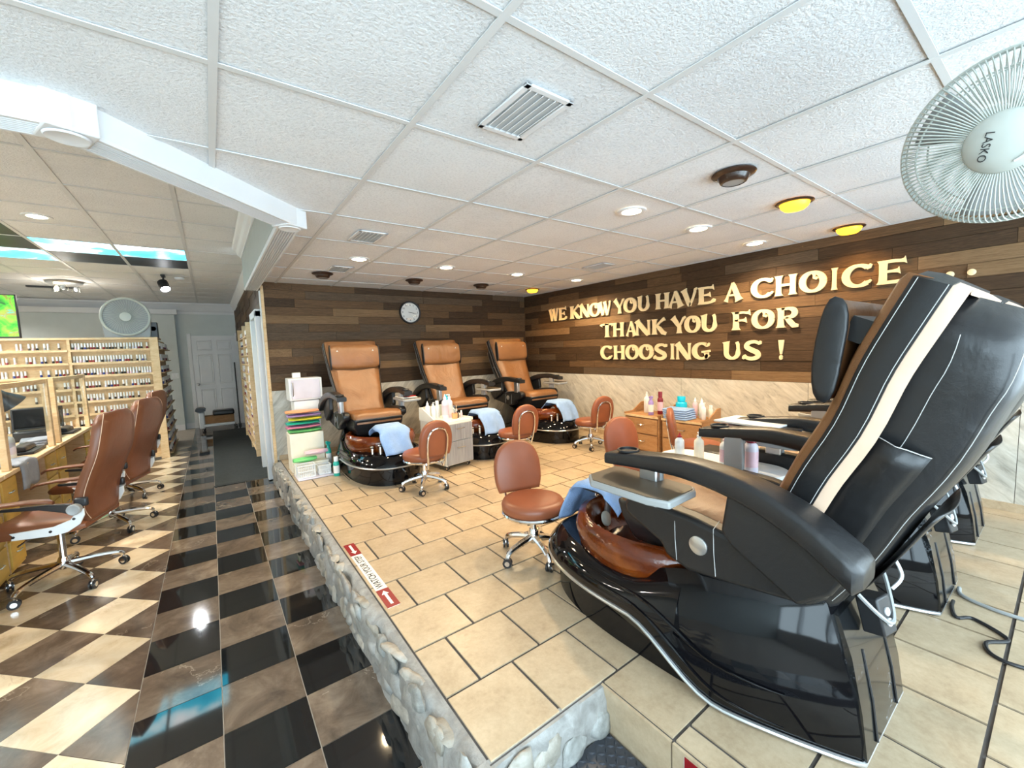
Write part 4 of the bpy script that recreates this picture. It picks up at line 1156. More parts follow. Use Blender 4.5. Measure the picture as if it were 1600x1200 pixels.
# ---------------------------------------------------------------- wall clock
t = thing('wall_clock', 'round black rimmed wall clock on the plank wall', 'clock', (2.235, YB - .022, 2.065))
MB().lathe([(.002, .0), (.155, 0), (.158, .02), (.150, .034), (.138, .034), (.134, .014)], 40, c1=False).ob('rim', 'satin_black', t, rot=(PI / 2, 0, 0), smooth=50)
MB().lathe([(.002, .012), (.136, .012)], 40, c0=False, c1=False).ob('dial', 'sticker_white', t, rot=(PI / 2, 0, 0))
for h in range(1, 13):
    a = PI / 2 - h * PI / 6
    link('numeral', text_mesh(str(h), .036, .0005, 'ink'), t, (.108 * math.cos(a), -.0135, .108 * math.sin(a)), (PI / 2, 0, 0))
for nm, L, w, a in (('hour_hand', .062, .006, PI / 2 - 3.28 * PI / 6), ('minute_hand', .095, .0045, PI / 2 - 17 * PI / 30)):
    MB().box((L / 2 - .012, 0, 0), (L + .024, w, .001)).ob(nm, 'ink', t, (0, -.0155, 0), (PI / 2, -a, 0) if 0 else (PI / 2, 0, 0), smooth=0).rotation_euler = (Matrix.Rotation(-a, 4, 'Y') @ Matrix.Rotation(PI / 2, 4, 'X')).to_euler()
MB().lathe([(.002, .0), (.137, 0)], 40, c0=False, c1=False).ob('cover_glass', 'pane', t, (0, -.024, 0), (PI / 2, 0, 0))

# ---------------------------------------------------------------- big wall fan near the camera
def fan_cage(t, R, depth, wires, wire_mat, ringr=.0022, hub=.30, fine=1):
    n = 14
    for side in (1, -1):
        b = MB()
        for k in range(wires):
            a = 2 * PI * k / wires
            pts = []
            for i in range(7):
                u = i / 6; r = R * (hub + (1 - hub) * math.sin(u * PI / 2) ** .8) if i < 6 else R
                pts.append((r * math.cos(a + .12 * u * side), r * math.sin(a + .12 * u * side), side * depth * (1 - u ** 3.2)))
            b.tube(pts, ringr * .72, 4, caps=False)
        o = b.ob('front_grille' if side > 0 else 'rear_grille', wire_mat, t, smooth=60)
        for rr, zz in ((R * 1.004, 0), (R * .80, depth * .72), (R * .985, depth * .22)):
            MB().tube([(rr * math.cos(2 * PI * k / 60), rr * math.sin(2 * PI * k / 60), side * zz + .004 * side) for k in range(60)], ringr * (1.6 if rr > R else 1), 6, closed=True).ob('grille_ring', wire_mat, o)
nrm = Vector((-.93, .02, -.33)).normalized()
t = thing('wall_fan', 'large pale oscillating fan with round wire cage near the ceiling', 'fan', (1.60, -1.40, 2.00))
t.rotation_euler = nrm.to_track_quat('Z', 'Y').to_euler()
fan_cage(t, .20, .085, 110, 'fan_plastic', .0024, .30)
MB().lathe([(.003, .108), (.035, .106), (.066, .095), (.072, .084), (.07, .07)], 30).ob('hub_badge', 'fan_plastic', t, smooth=60)
lg = link('lettering', text_mesh('LASKO', .022, .0006, 'ink'), t, (.0, .03, .1065), (0, 0, 0)); lg.rotation_euler = (0, 0, math.radians(-105)); lg.location = (-.028, .0, .1075)
MB().tube([(.052 * math.cos(a), .052 * math.sin(a), .103) for a in [math.radians(-70 + 10 * k) for k in range(12)]], .003, 6).ob('hub_crescent', 'white_plastic', t)
for k in range(3):
    a = 2.094 * k + .4; g_ = []
    for i in range(7):
        r = .06 + .12 * i / 6
        g_.append([(r * math.cos(a + d), r * math.sin(a + d), .02 - d * .045) for d in [(-.42 + .84 * j / 5) * (1 - .15 * i / 6) for j in range(6)]])
    MB().sheet(g_).ob('blade', 'grey_plastic', t, smooth=60, solid=.003)
MB().lathe([(.05, .03), (.055, 0), (.065, -.06), (.075, -.10), (.06, -.17), (.01, -.18)], 26).ob('motor', 'fan_plastic', t, smooth=60)
inv = t.rotation_euler.to_matrix().inverted()
arm_w = [Vector((1.60, -1.40, 2.0)) - nrm * .12, Vector((1.78, -1.50, 1.98)), Vector((1.80, -1.80, 1.90)), Vector((1.80, YF + .03, 1.90))]
MB().tube([tuple(inv @ (p - Vector((1.60, -1.40, 2.0)))) for p in spline(arm_w, 5)], .016, 10).ob('wall_arm', 'fan_plastic', t)
q = inv @ (Vector((1.80, YF + .012, 1.90)) - Vector((1.60, -1.40, 2.0)))
bm_ = MB().box((0, 0, 0), (.10, .024, .16)).ob('wall_bracket', 'fan_plastic', t, tuple(q), bevel=.006); bm_.rotation_euler = inv.to_euler()

# ---------------------------------------------------------------- office chairs (local: faces +Y)
def make_office():
    t = thing('office_chair', '', 'office chair')
    star_base(t, .30, .135, .40, a0=.25, cr=.030)
    MB().box((0, .02, .405), (.16, .22, .035)).ob('seat_plate', 'satin_black', t, bevel=.006)
    MB().tube([(-.06, .05, .40), (-.18, .08, .385), (-.24, .08, .38)], .006, 6).ob('height_lever', 'chrome', t)
    rs = []
    for y, zt, zb_, w in ((-.24, .475, .43, .215), (-.18, .495, .42, .235), (0, .505, .42, .25), (.16, .515, .425, .255), (.24, .50, .425, .25), (.275, .475, .43, .235), (.29, .45, .44, .21)):
        rs.append([(x, y, z) for x, z in ((-w * .95, zb_), (w * .95, zb_), (w, (zt + zb_) / 2), (w * .95, zt - .012), (w * .6, zt), (0, zt - .006), (-w * .6, zt), (-w * .95, zt - .012), (-w, (zt + zb_) / 2))])
    MB().loft(rs).ob('seat', 'office_leather', t, smooth=60)
    prof = spline([(0, -.235, .455), (0, -.225, .54), (0, -.235, .64), (0, -.275, .76), (0, -.33, .90), (0, -.355, 1.02), (0, -.365, 1.12), (0, -.35, 1.17)], 4)
    W_ = spline([(.17, 0, 0), (.215, 0, 0), (.235, 0, 0), (.24, 0, 0), (.245, 0, 0), (.235, 0, 0), (.21, 0, 0), (.15, 0, 0)], 4)
    rings = []
    for k, p in enumerate(prof):
        w = W_[k].x; tg = (prof[min(k + 1, len(prof) - 1)] - prof[max(k - 1, 0)]).normalized(); n = Vector((0, -tg.z, tg.y))
        th = .045 if 0 < k < len(prof) - 1 else .025
        sec = [(-w, 0), (-w * .96, -th * .7), (-w * .7, -th), (0, -th * .75), (w * .7, -th), (w * .96, -th * .7), (w, 0), (w * .95, th * .55), (w * .6, th * .8), (0, th), (-w * .6, th * .8), (-w * .95, th * .55)]
        rings.append([(a, p.y + n.y * d, p.z + n.z * d) for a, d in sec])
    bk = MB().loft(rings).ob('backrest', 'office_leather', t, smooth=60)
    for s_ in (-1, 1):
        MB().tube([(s_ * (W_[k].x * .97), p.y - .022, p.z + .008) for k, p in list(enumerate(prof))[1:-1]], .0022, 5).ob('seam', 'cream_leather', bk)
        fr = [(.10, .425), (.09, .455), (.105, .472), (-.10, .478), (-.19, .51), (-.225, .56), (-.262, .575), (-.262, .53), (-.235, .475), (-.17, .432), (-.10, .420)]
        x0, x1 = s_ * .243, s_ * .258
        f_ = MB().prism(fr, min(x0, x1), max(x0, x1), 'x').ob('side_frame', 'white_plastic', t, bevel=.004)
        for y, z in ((.085, .448), (-.09, .452), (-.21, .515)): MB().cyl((s_ * .257, y, z), (s_ * .262, y, z), .008).ob('bolt', 'satin_black', f_)
        ap = [(.27, .625, .015), (.24, .645, .026), (.12, .66, .032), (-.02, .662, .034), (-.10, .655, .028), (-.13, .64, .015)]
        MB().loft([[(s_ * .275 + a, y, z + c_ * .5) for a, c_ in rrect(2 * w, .042, .016, 3)] for y, z, w in ap]).ob('armrest', 'office_leather', t, smooth=60)
        br = [(.12, .635), (-.10, .63), (-.22, .615), (-.25, .59), (-.245, .555), (-.215, .545), (-.17, .57), (-.06, .605), (.12, .62)]
        x0, x1 = s_ * .258, s_ * .285
        a_ = MB().prism(br, min(x0, x1), max(x0, x1), 'x').ob('arm_bracket', 'satin_black', t, bevel=.005)
        MB().lathe([(.034, -.02), (.036, .012), (.03, .018), (.018, .014), (.002, .014)], 22).ob('pivot_cap', 'grey_plastic', a_, (s_ * .275, -.225, .58), (0, s_ * PI / 2, 0))
        MB().box((s_ * .235, -.245, .615), (.03, .07, .06)).ob('back_joint', 'satin_black', t, bevel=.012)
    return t
oc = make_office(); OG = 'brown leather office chairs at the manicure desks'
oc['group'] = OG; oc['label'] = 'nearest brown leather office chair with white side frame, full base visible'
oc.location = (-1.0, 2.55, 0); oc.rotation_euler = (0, 0, math.radians(75))
dup(oc, 'middle brown leather office chair, mostly hidden behind the nearest one', (-.92, 3.62, 0), math.radians(72), OG)
dup(oc, 'farthest brown leather office chair, toward the polish rack', (-.95, 4.72, 0), math.radians(76), OG)

# ---------------------------------------------------------------- manicure desks
def make_desk(L):
    t = thing('manicure_desk', '', 'desk')       # local: aisle side is +X at x=0, runs along +Y
    box('desktop', (-.27, L / 2, .735), (.58, L - .01, .03), 'pine', t, bevel=.004)
    box('back_panel', (-.50, L / 2, .37), (.02, L - .02, .70), 'yellow_wood', t)
    for y in (.16, L - .16):
        cab = box('drawer_cabinet', (-.24, y, .375), (.44, .28, .69), 'yellow_wood', t)
        for z in (-.22, .0, .22):
            d = box('drawer_front', (.226, 0, z), (.014, .262, .20), 'yellow_wood', cab, bevel=.003)
            MB().tube([(.007, -.04, 0), (.02, -.03, 0), (.02, .03, 0), (.007, .04, 0)], .004, 6).ob('drawer_pull', 'silver', d)
        for y2 in (-.141, .141): box('cabinet_side', (0, y2, 0), (.445, .002, .69), 'pine', cab)
    return t
DSK = [(1.66, 1.20, 'near manicure desk, yellow wood, behind the nearest office chair'), (2.87, 1.30, 'second manicure desk, yellow wood, with desk lamp and grey towel'), (4.18, 1.40, 'far manicure desk, yellow wood, with black nail dryer')]
for y, L, lab in DSK:
    d = make_desk(L); d.location = (-1.32, y, 0); d['label'] = lab; d['group'] = 'yellow wood manicure desks'
# sneeze guards: wooden posts and rails holding clear acrylic
def guard(y0, y1, label, z1=1.385, x=-1.335):
    t = thing('sneeze_guard', label, 'screen', (x, y0, 0), group='clear acrylic sneeze guards')
    L = y1 - y0
    for y in (.025, L - .03): box('post', (-.0, y, (.751 + z1) / 2), (.04, .055, z1 - .751), 'pine', t, bevel=.003)
    box('top_rail', (0, L / 2, z1 - .022), (.035, L - .11, .04), 'pine', t, bevel=.003)
    box('acrylic_sheet', (0, L / 2, 1.13), (.005, L - .12, .46), 'acrylic', t)
guard(1.70, 2.84, 'wood framed acrylic guard on the near desk at the left edge')
guard(3.02, 4.15, 'wood framed acrylic guard on the second desk, before the desk lamp')
guard(4.30, 5.56, 'wood framed acrylic guard on the far desk, before the polish rack')
# desk lamp
t = thing('desk_lamp', 'dark swing arm desk lamp behind the acrylic guard', 'lamp', (-1.68, 3.80, .7505))
MB().lathe([(.085, 0), (.085, .012), (.03, .022), (.012, .03)], 24).ob('lamp_base', 'satin_black', t)
MB().tube([(0, 0, .02), (-.04, .02, .27)], .011, 8).ob('lower_arm', 'grey_plastic', t); MB().tube([(.02, 0, .02), (-.02, .02, .27)], .008, 8).ob('lower_arm', 'grey_plastic', t)
MB().tube([(-.04, .02, .27), (.08, .12, .50)], .011, 8).ob('upper_arm', 'grey_plastic', t); MB().ell((-.03, .02, .275), (.02, .02, .02)).ob('elbow', 'satin_black', t)
q = Vector((.55, .3, -.75)).to_track_quat('Z', 'Y').to_euler()
MB().lathe([(.025, -.07), (.04, -.06), (.05, -.01), (.085, .06), (.10, .10), (.096, .10), (.08, .06)], 24, c1=False).ob('lamp_shade', 'satin_black', t, (.12, .15, .50), q, smooth=60)
MB().lathe([(.02, .0), (.035, .04), (.02, .075), (.002, .08)], 14).ob('bulb', 'white_plastic', t, (.12, .15, .50), q)
# nail dryer with lid like a tilted dark screen
t = thing('nail_dryer', 'black tilted screen device on the far manicure desk', 'device', (-1.58, 4.78, .7505), math.radians(-82))
MB().box((0, 0, .05), (.22, .30, .10)).ob('body', 'satin_black', t, bevel=.015)
MB().box((0, 0, 0), (.012, .36, .22)).ob('screen', 'satin_black', t, (-.02, .02, .215), (0, -.22, 0), bevel=.006)
MB().box((.008, 0, 0), (.002, .33, .19)).ob('screen_glass', 'gloss_black', t, (-.02, .02, .215), (0, -.22, 0), smooth=0)
# jar and bottles, papers, trays
def bottle(loc, h, r, body, cap, label, cat='bottle', kind='pump', group=None, mat2=None):
    t = thing('bottle', label, cat, loc, random.uniform(0, 6), group)
    MB().lathe([(r * .9, 0), (r, .004), (r, h * .62), (r * .92, h * .70), (r * .42, h * .78), (r * .40, h * .82)], 18).ob('body', body, t, smooth=50)
    if kind == 'pump':
        b = MB(); b.cyl((0, 0, h * .82), (0, 0, h * .90), r * .46, n=12); b.cyl((0, 0, h * .90), (0, 0, h * .96), r * .16, n=8); b.box((r * .3, 0, h * .97), (r * 1.1, r * .4, h * .035)); b.ob('pump', cap, t)
    elif kind == 'spray':
        b = MB(); b.cyl((0, 0, h * .80), (0, 0, h * .86), r * .44, n=12); b.prism([(-r * .6, h * .86), (r * .9, h * .88), (r * .95, h * .94), (-r * .5, h), (-r * .9, h * .95)], -r * .3, r * .3, 'y'); b.prism([(r * .35, h * .87), (r * .6, h * .87), (r * .75, h * .76), (r * .6, h * .76)], -r * .15, r * .15, 'y'); b.ob('trigger', cap, t)
    elif kind == 'nozzle':
        MB().lathe([(r * .5, h * .80), (r * .5, h * .85), (r * .3, h * .88), (r * .12, h * .97), (r * .06, h)], 12).ob('nozzle', cap, t)
    else:
        MB().lathe([(r * .72, h * .76), (r * .74, h * .97), (r * .68, h), (.001, h)], 16).ob('cap', cap, t, smooth=50)
    if mat2: MB().lathe([(r * 1.012, h * .16), (r * 1.012, h * .55)], 18, c0=False, c1=False).ob('label_band', mat2, t)
    return t
ZD = .7505
bottle((-1.50, 3.60, ZD), .25, .075, 'white_plastic', 'white_plastic', 'large white pump bottle behind the acrylic guard', mat2='pk_lav')
bottle((-1.72, 2.98, ZD), .13, .035, 'white_plastic', 'pk_rose', 'small white bottle with rose cap on the second desk', kind='cap')
bottle((-1.62, 3.12, ZD), .10, .03, 'white_plastic', 'white_plastic', 'small white dropper bottle beside the desk lamp', kind='nozzle')
tag(box('paper_card', (-1.72, 4.08, ZD + .0755), (.01, .16, .15), 'paper', bevel=.002), 'white standing card on the second desk', 'card')
def drape(name, label, cx, y0, w, prof, mat, group):
    grid = [[(x + .008 * math.sin(j * .9), y0 + w * j / 10 + .02 * math.sin(i * .5), z + .006 * math.sin(j * 1.3 + i)) for j in range(11)] for i, (x, z) in enumerate([(p.x, p.y) for p in spline([(a, b_, 0) for a, b_ in prof], 4)])]
    o = MB().sheet(grid).ob(name, mat, None, smooth=60, solid=.008)
    return tag(o, label, 'towel', group)
drape('towel', 'grey towel hanging over the front edge of the second desk', 0, 3.14, .34, [(-1.62, .772), (-1.45, .775), (-1.34, .774), (-1.30, .765), (-1.29, .70), (-1.285, .57)], 'towel_grey', 'grey towels on the desks')
for k in range(3):
    tag(MB().box((0, 0, 0), (.20 - .01 * k, .32 - .02 * k, .018)).ob('folded_towel', 'towel_grey', None, (-1.50, 4.36, ZD + .0095 + .0195 * k), rot=(0, 0, .1 * k), bevel=.008), ['bottom', 'middle', 'top'][k] + ' folded grey towel of the pile on the far desk', 'towel', 'folded grey towels')
for lab, y, x, L in (('black wrist rest tray on the second desk', 3.90, -1.46, .34), ('black wrist rest tray on the near desk', 2.66, -1.46, .34), ('black wrist rest tray on the far desk', 5.08, -1.44, .34)):
    t = thing('hand_rest', lab, 'hand rest', (x, y, ZD), group='black hand rests')
    MB().box((0, 0, .012), (.20, L, .024)).ob('tray', 'satin_black', t, bevel=.008)
    MB().loft([[(a * .06 - .01, yy, .024 + c_ * .05) for a, c_ in ((-1, 0), (1, 0), (.8, .7), (0, 1), (-.8, .7))] for yy in (-L * .4, -L * .2, 0, L * .2, L * .4)]).ob('pad', 'black_leather', t, smooth=60, bevel=.008)

# ---------------------------------------------------------------- polish racks
polish = {}
rb = random.Random(4)
body_cols = ['pk_maroon', 'pk_rose', 'pk_cream', 'pk_navy', 'ink', 'pk_lav', 'grey_plastic', 'white_plastic', 'red', 'tray_top', 'satin_black']
for c in body_cols:
    b = MB(); b.lathe([(.0125, 0), (.0135, .003), (.0135, .034), (.008, .040)], 8); b.lathe([(.0115, .040), (.0110, .098), (.009, .100)], 8, 1)
    polish[c] = b.mesh('polish_bottle', [c, 'sticker_white'], 40)
polish_spots = []
row_info = {}
def rack_row(x0, x1, y, z, axis, step=.031, skip=.10, where=''):
    a = x0; n_in = 0
    while a < x1:
        if rb.random() > skip:
            n_in += 1; polish_spots.append((a, y, z, axis)); row_info[(a, y, z, axis)] = (n_in, where)
        a += step * (1 + rb.uniform(-.04, .10))
RF = 6.80
rk = thing('polish_rack', 'tall pine nail polish rack facing the camera behind the desks', 'rack', (0, 0, 0))
rk.location = (-1.6, RF + .4, 0)
def rbox(name, x0, x1, y0, y1, z0, z1, mat='pine'):
    return box(name, ((x0 + x1) / 2 + 1.6, (y0 + y1) / 2 - RF - .4, (z0 + z1) / 2), (x1 - x0, y1 - y0, z1 - z0), mat, rk)
rbox('back_board', -2.62, -.74, RF + .075, RF + .095, .05, 1.84)
rbox('top_board', -2.62, -.70, RF - .01, RF + .55, 1.845, 1.875)
rbox('end_post', -.80, -.70, RF - .012, RF + .07, 0, 1.845)
rbox('side_board', -.76, -.735, RF + .07, RF + 1.55, 0, 1.84)
for x in (-1.66, -2.60): rbox('divider', x - .015, x + .015, RF, RF + .075, .02, 1.845)
zs = [1.70 - .183 * k for k in range(10)]
for zi, z in enumerate(zs):
    rbox('shelf', -1.645, -.80, RF, RF + .075, z - .012, z)
    rbox('shelf_lip', -1.645, -.80, RF - .008, RF, z - .022, z + .010)
    rbox('shelf', -2.585, -1.675, RF, RF + .075, z - .012, z)
    rbox('shelf_lip', -2.585, -1.675, RF - .008, RF, z - .022, z + .010)
    rack_row(-1.625, -.82, RF + .035, z, 0, .031, .05 if z > 1.2 else .13, 'from left on %s shelf, right part of big rack' % ordn[zi])
    if z > .6: rack_row(-2.56, -1.70, RF + .035, z, 0, .034, .34, 'from left on %s shelf, left part of big rack' % ordn[zi])
    rbox('side_shelf', -.735, -.66, RF + .10, RF + 1.52, z - .012, z)
    rack_row(RF + .16, RF + 1.45, -.70, z, 1, .05, .25, 'from front on %s shelf, side of big rack' % ordn[zi])
# corridor racks on the wood wall
ck = thing('polish_rack', 'narrow polish rack hanging on the dark corridor wall', 'rack', (XC - .10, 5.3, 0))
def cbox(name, y0, y1, x0, x1, z0, z1, mat='pine'):
    return box(name, ((x0 + x1) / 2 - XC + .10, (y0 + y1) / 2 - 5.3, (z0 + z1) / 2), (x1 - x0, y1 - y0, z1 - z0), mat, ck)
cbox('back_board', 5.22, 7.30, XC - .042, XC - .022, .12, 1.96, 'plank_dark')
for y in (5.22, 6.02, 7.27): cbox('upright', y, y + .03, XC - .12, XC - .042, .12, 2.0)
for k in range(13):
    z = .20 + k * .135
    cbox('shelf', 5.25, 7.27, XC - .115, XC - .042, z - .012, z)
    rack_row(5.29, 5.98, XC - .08, z, 1, .05, .2, 'from front on shelf %s up, near corridor rack' % ordn[k]); rack_row(6.09, 7.24, XC - .08, z, 1, .06, .2, 'from front on shelf %s up, far corridor rack' % ordn[k])
cx_, cy_ = -.073, -1.53
def vis(s):
    a, y, z, ax = s
    x, yy = (a, y) if ax == 0 else (y, a)
    return math.hypot(x - cx_, yy - cy_) + (3 if ax == 0 and x < -2.15 else 0) + (0 if ax == 0 else 2.5)
polish_spots = [p_ for p_ in polish_spots if not (p_[3] == 0 and p_[2] < .3)]
polish_spots.sort(key=vis)
col_name = {'pk_maroon': 'maroon', 'pk_rose': 'rose', 'pk_cream': 'cream', 'pk_navy': 'navy', 'ink': 'black', 'pk_lav': 'lilac', 'grey_plastic': 'grey', 'white_plastic': 'white', 'red': 'red', 'tray_top': 'brown', 'satin_black': 'charcoal'}
def nth(n): return '%d%s' % (n, 'th' if 10 <= n % 100 <= 20 else {1: 'st', 2: 'nd', 3: 'rd'}.get(n % 10, 'th'))
pf = MB(); nfar = 0
for k, (a, y, z, ax) in enumerate(polish_spots):
    x, yy = (a, y) if ax == 0 else (y, a)
    if k < 295:
        bc = rb.choice(body_cols); num, where = row_info[(a, y, z, ax)]
        o = link('polish_bottle', polish[bc], None, (x, yy, z + .0005), (0, 0, rb.uniform(0, 6)))
        tag(o, 'white capped %s polish bottle, %s %s' % (col_name[bc], nth(num), where), 'nail polish', 'nail polish bottles on the racks')
    else:
        ci = rb.randrange(len(body_cols)); T = Matrix.Translation((x, yy, z + .0005))
        pf.lathe([(.0125, 0), (.0135, .034), (.008, .040)], 6, ci, T); pf.lathe([(.0115, .040), (.0105, .10)], 6, len(body_cols), T)
po = pf.ob('polish_bottles', body_cols + ['sticker_white'], None); po['kind'] = 'stuff'; tag(po, 'remaining rows of small nail polish bottles on the racks', 'nail polish')
# fan, speaker and TV over the rack
t = thing('floor_fan', 'round grey box fan standing on top of the polish rack', 'fan', (-1.05, RF + .20, 1.8755))
b = MB(); b.prism([(-.26, 0), (.26, 0), (.27, .10), (.28, .30), (-.28, .30), (-.27, .10)], -.02, .09, 'y'); b.ob('stand', 'grey_plastic', t, bevel=.012)
MB().tube([(.272 * math.cos(2 * PI * k / 48), -.045, .315 + .272 * math.sin(2 * PI * k / 48)) for k in range(48)], .018, 8, closed=True).ob('rim', 'fan_plastic', t)
MB().lathe([(.002, 0), (.262, 0)], 40, c0=False, c1=False).ob('back_disc', 'grey_plastic', t, (0, -.022, .315), (PI / 2, 0, 0))
b = MB()
for k in range(48):
    a = 2 * PI * k / 48; b.tube([(.06 * math.cos(a), -.055, .315 + .06 * math.sin(a)), (.17 * math.cos(a + .2), -.058, .315 + .17 * math.sin(a + .2)), (.268 * math.cos(a + .3), -.048, .315 + .268 * math.sin(a + .3))], .0025, 4, caps=False)
g_ = b.ob('grille', 'fan_plastic', t)
MB().lathe([(.07, 0), (.066, .012), (.04, .02), (.002, .02)], 26).ob('hub', 'fan_plastic', t, (0, -.05, .315), (PI / 2, 0, 0))
t = thing('speaker_box', 'small black box beside the fan on the rack', 'speaker', (-.755, RF + .30, 1.8755))
MB().box((0, 0, .12), (.10, .16, .24)).ob('cabinet', 'satin_black', t, bevel=.006); MB().lathe([(.035, 0), (.03, -.006), (.004, -.004)], 18).ob('cone', 'grey_plastic', t, (0, -.08, .14), (PI / 2, 0, 0))
m, nt, bs = base('tv_picture', .3)
v = _coord(nt, rand=False); n1 = _noise(nt, v, 7, 5, .6, .8); n2 = _noise(nt, v, 16, 3)
c = _ramp(nt, n1, [(.34, (.01, .10, .01)), (.45, (.04, .38, .02)), (.55, (.14, .55, .03)), (.62, (.22, .17, .03)), (.72, (.03, .45, .35))])
nt.links.new(c, bs.inputs['Base Color']); nt.links.new(c, bs.inputs['Emission Color']); bs.inputs['Emission Strength'].default_value = .6
t = thing('television', 'television showing a bright green nature picture above the rack', 'television', (-2.66, RF + .12, 2.17))
MB().box((0, 0, 0), (1.10, .05, .58)).ob('screen_bezel', 'satin_black', t, bevel=.006)
MB().box((0, -.026, .006), (1.07, .002, .545)).ob('screen_picture', 'tv_picture', t, smooth=0)
MB().box((0, .06, -.24), (.20, .16, .05)).ob('foot', 'satin_black', t)
MB().box((0, .06, -.2805), (.36, .22, .0245)).ob('foot', 'satin_black', t)

# ---------------------------------------------------------------- corridor: mat, foot stool cart, pole
t = thing('aisle_mat', 'dark rubber runner mat lying in the corridor aisle', 'mat', (.155, 6.75, .0015))
MB().box((0, 0, .004), (.60, 4.6, .008)).ob('mat_sheet', 'rubber_mat', t, bevel=.003)
MB().box((0, -2.31, .0025), (.62, .05, .005)).ob('mat_edge', 'rubber_mat', t, bevel=.002)
t = thing('foot_rest_cart', 'low white cart with two black leather pads before the door', 'foot rest', (-.03, 9.25, .0015))
MB().box((-.28, 0, .24), (.10, .30, .34)).ob('side_body', 'white_plastic', t, bevel=.02)
MB().box((.02, 0, .24), (.52, .22, .16)).ob('wood_panel', 'oak_ply', t, bevel=.01)
MB().box((.0, 0, .13), (.56, .30, .05)).ob('base_tray', 'white_plastic', t, bevel=.01)
MB().loft([[(-.29 + .09 * math.cos(a), y, .46 + .045 * math.sin(a)) for a in [2 * PI * k / 12 for k in range(12)]] for y in (-.17, -.15, .15, .17)]).ob('round_pad', 'black_leather', t, smooth=60)
MB().box((.10, 0, .375), (.38, .32, .10)).ob('seat_pad', 'black_leather', t, bevel=.03, seg=3)
for x in (-.26, .30):
    for y in (-.13, .13): caster(t, x, y, .5, .035, up=.03)
t = thing('broom_pole', 'thin black pole leaning at the corridor wall near the door', 'pole', (.36, 9.62, .0015))
MB().cyl((0, 0, .03), (.0, .05, 1.42), .013).ob('handle', 'satin_black', t); MB().box((0, 0, .02), (.05, .16, .04)).ob('head', 'satin_black', t, bevel=.006)

# ---------------------------------------------------------------- corner stack beside the back left pedicure chair
tag(MB().box((0, 0, 0), (.33, .30, .012)).ob('plastic_tray', 'pk_lav', None, (.70, 3.08, ZP + .0065), bevel=.004), 'pale blue plastic tray under the baskets', 'tray')
def basket(loc, w, d, h, label, mat='white_plastic', rz=0):
    t = thing('basket', label, 'basket', loc, rz, 'white plastic baskets')
    b = MB(); b.box((0, 0, .003), (w * .86, d * .86, .006))
    for k in range(3):
        s_ = .88 + .12 * k / 2; z = .01 + (h - .015) * k / 2
        b.tube([(x * s_, y * s_, z) for x, y in ((-w / 2, -d / 2), (w / 2, -d / 2), (w / 2, d / 2), (-w / 2, d / 2))], .004, 5, closed=True)
    b.ob('frame', mat, t, smooth=0)
    b = MB()
    n = 9
    for k in range(n):
        u = -.5 + (k + .5) / n
        for e in (-1, 1):
            b.box((u * w * .93, e * d * .47, h / 2), (.007, .003, h - .01)); b.box((e * w * .47, u * d * .93, h / 2), (.003, .007, h - .01))
    b.ob('slatted_sides', mat, t, smooth=0)
    return t
basket((.62, 3.02, ZP + .0135), .17, .13, .13, 'white slatted basket at the left of the plastic tray')
basket((.79, 3.03, ZP + .0135), .12, .12, .10, 'lower white slatted basket at the right of the plastic tray')
tag(box('storage_box', (.70, 3.42, ZP + .205), (.33, .24, .41), 'pk_cream', bevel=.006), 'cream storage box carrying the coloured packets', 'box')
zz = ZP + .411; rp = random.Random(9)
names = {'pk_green': 'green', 'pk_pink': 'pink', 'pk_teal': 'teal', 'pk_yellow': 'yellow', 'pk_purple': 'purple', 'pk_orange': 'coral'}
def packet(loc, w, d, h, mat, label, rz):
    r = random.Random(label); g_ = []
    rings = []
    for k in range(9):
        u = k / 8; s_ = .55 + .45 * math.sin(PI * min(1, max(0, u * .8 + .1)))
        rings.append([(-w / 2 + w * u, d * .5 * s_ * math.cos(a), h * .5 + h * .5 * s_ * math.sin(a) * (1 + .15 * math.sin(5 * u + a))) for a in [2 * PI * j / 10 for j in range(10)]])
    o = MB().loft(rings).ob('packet', mat, None, loc, (0, 0, rz), smooth=60)
    return tag(o, label, 'packet', 'coloured packets in the corner')
for k, (c, w) in enumerate((('pk_green', 'at the bottom of the stack'), ('pk_pink', 'second from the bottom of the stack'), ('pk_teal', 'under the yellow one'), ('pk_yellow', 'in the middle of the stack'), ('pk_purple', 'above the yellow one'), ('pk_orange', 'on top of the stack'))):
    packet((.70 + rp.uniform(-.015, .015), 3.42, zz), .32, .22, .036, c, names[c] + ' plastic packet ' + w + ' on the cream box', rp.uniform(-.1, .1)); zz += .041
tag(box('white_carton', (.77, 3.70, ZP + .365), (.26, .22, .73), 'white_plastic', bevel=.004), 'tall white carton under the towel warmer', 'box')
t = thing('towel_warmer', 'white towel warmer cabinet on the tall white carton', 'appliance', (.77, 3.70, ZP + .7305))
MB().box((0, 0, .13), (.34, .25, .25)).ob('body', 'white_plastic', t, bevel=.008)
MB().box((0, -.131, .13), (.30, .012, .22)).ob('door', 'pane', t, bevel=.003)
MB().box((0, -.126, .13), (.29, .003, .21)).ob('door_inner', 'pk_lav', t, smooth=0)
MB().tube([(-.135, -.138, .06), (-.135, -.155, .08), (-.135, -.155, .19), (-.135, -.138, .21)], .006, 6).ob('handle', 'silver', t)
for x in (-.13, .13):
    for y in (-.09, .09): MB().cyl((x, y, 0), (x, y, .01), .012).ob('foot', 'satin_black', t)
tag(box('small_carton', (.70, 3.70, ZP + .7305 + .2855), (.08, .06, .058), 'sticker_white', bevel=.003), 'small white carton on top of the towel warmer', 'box')
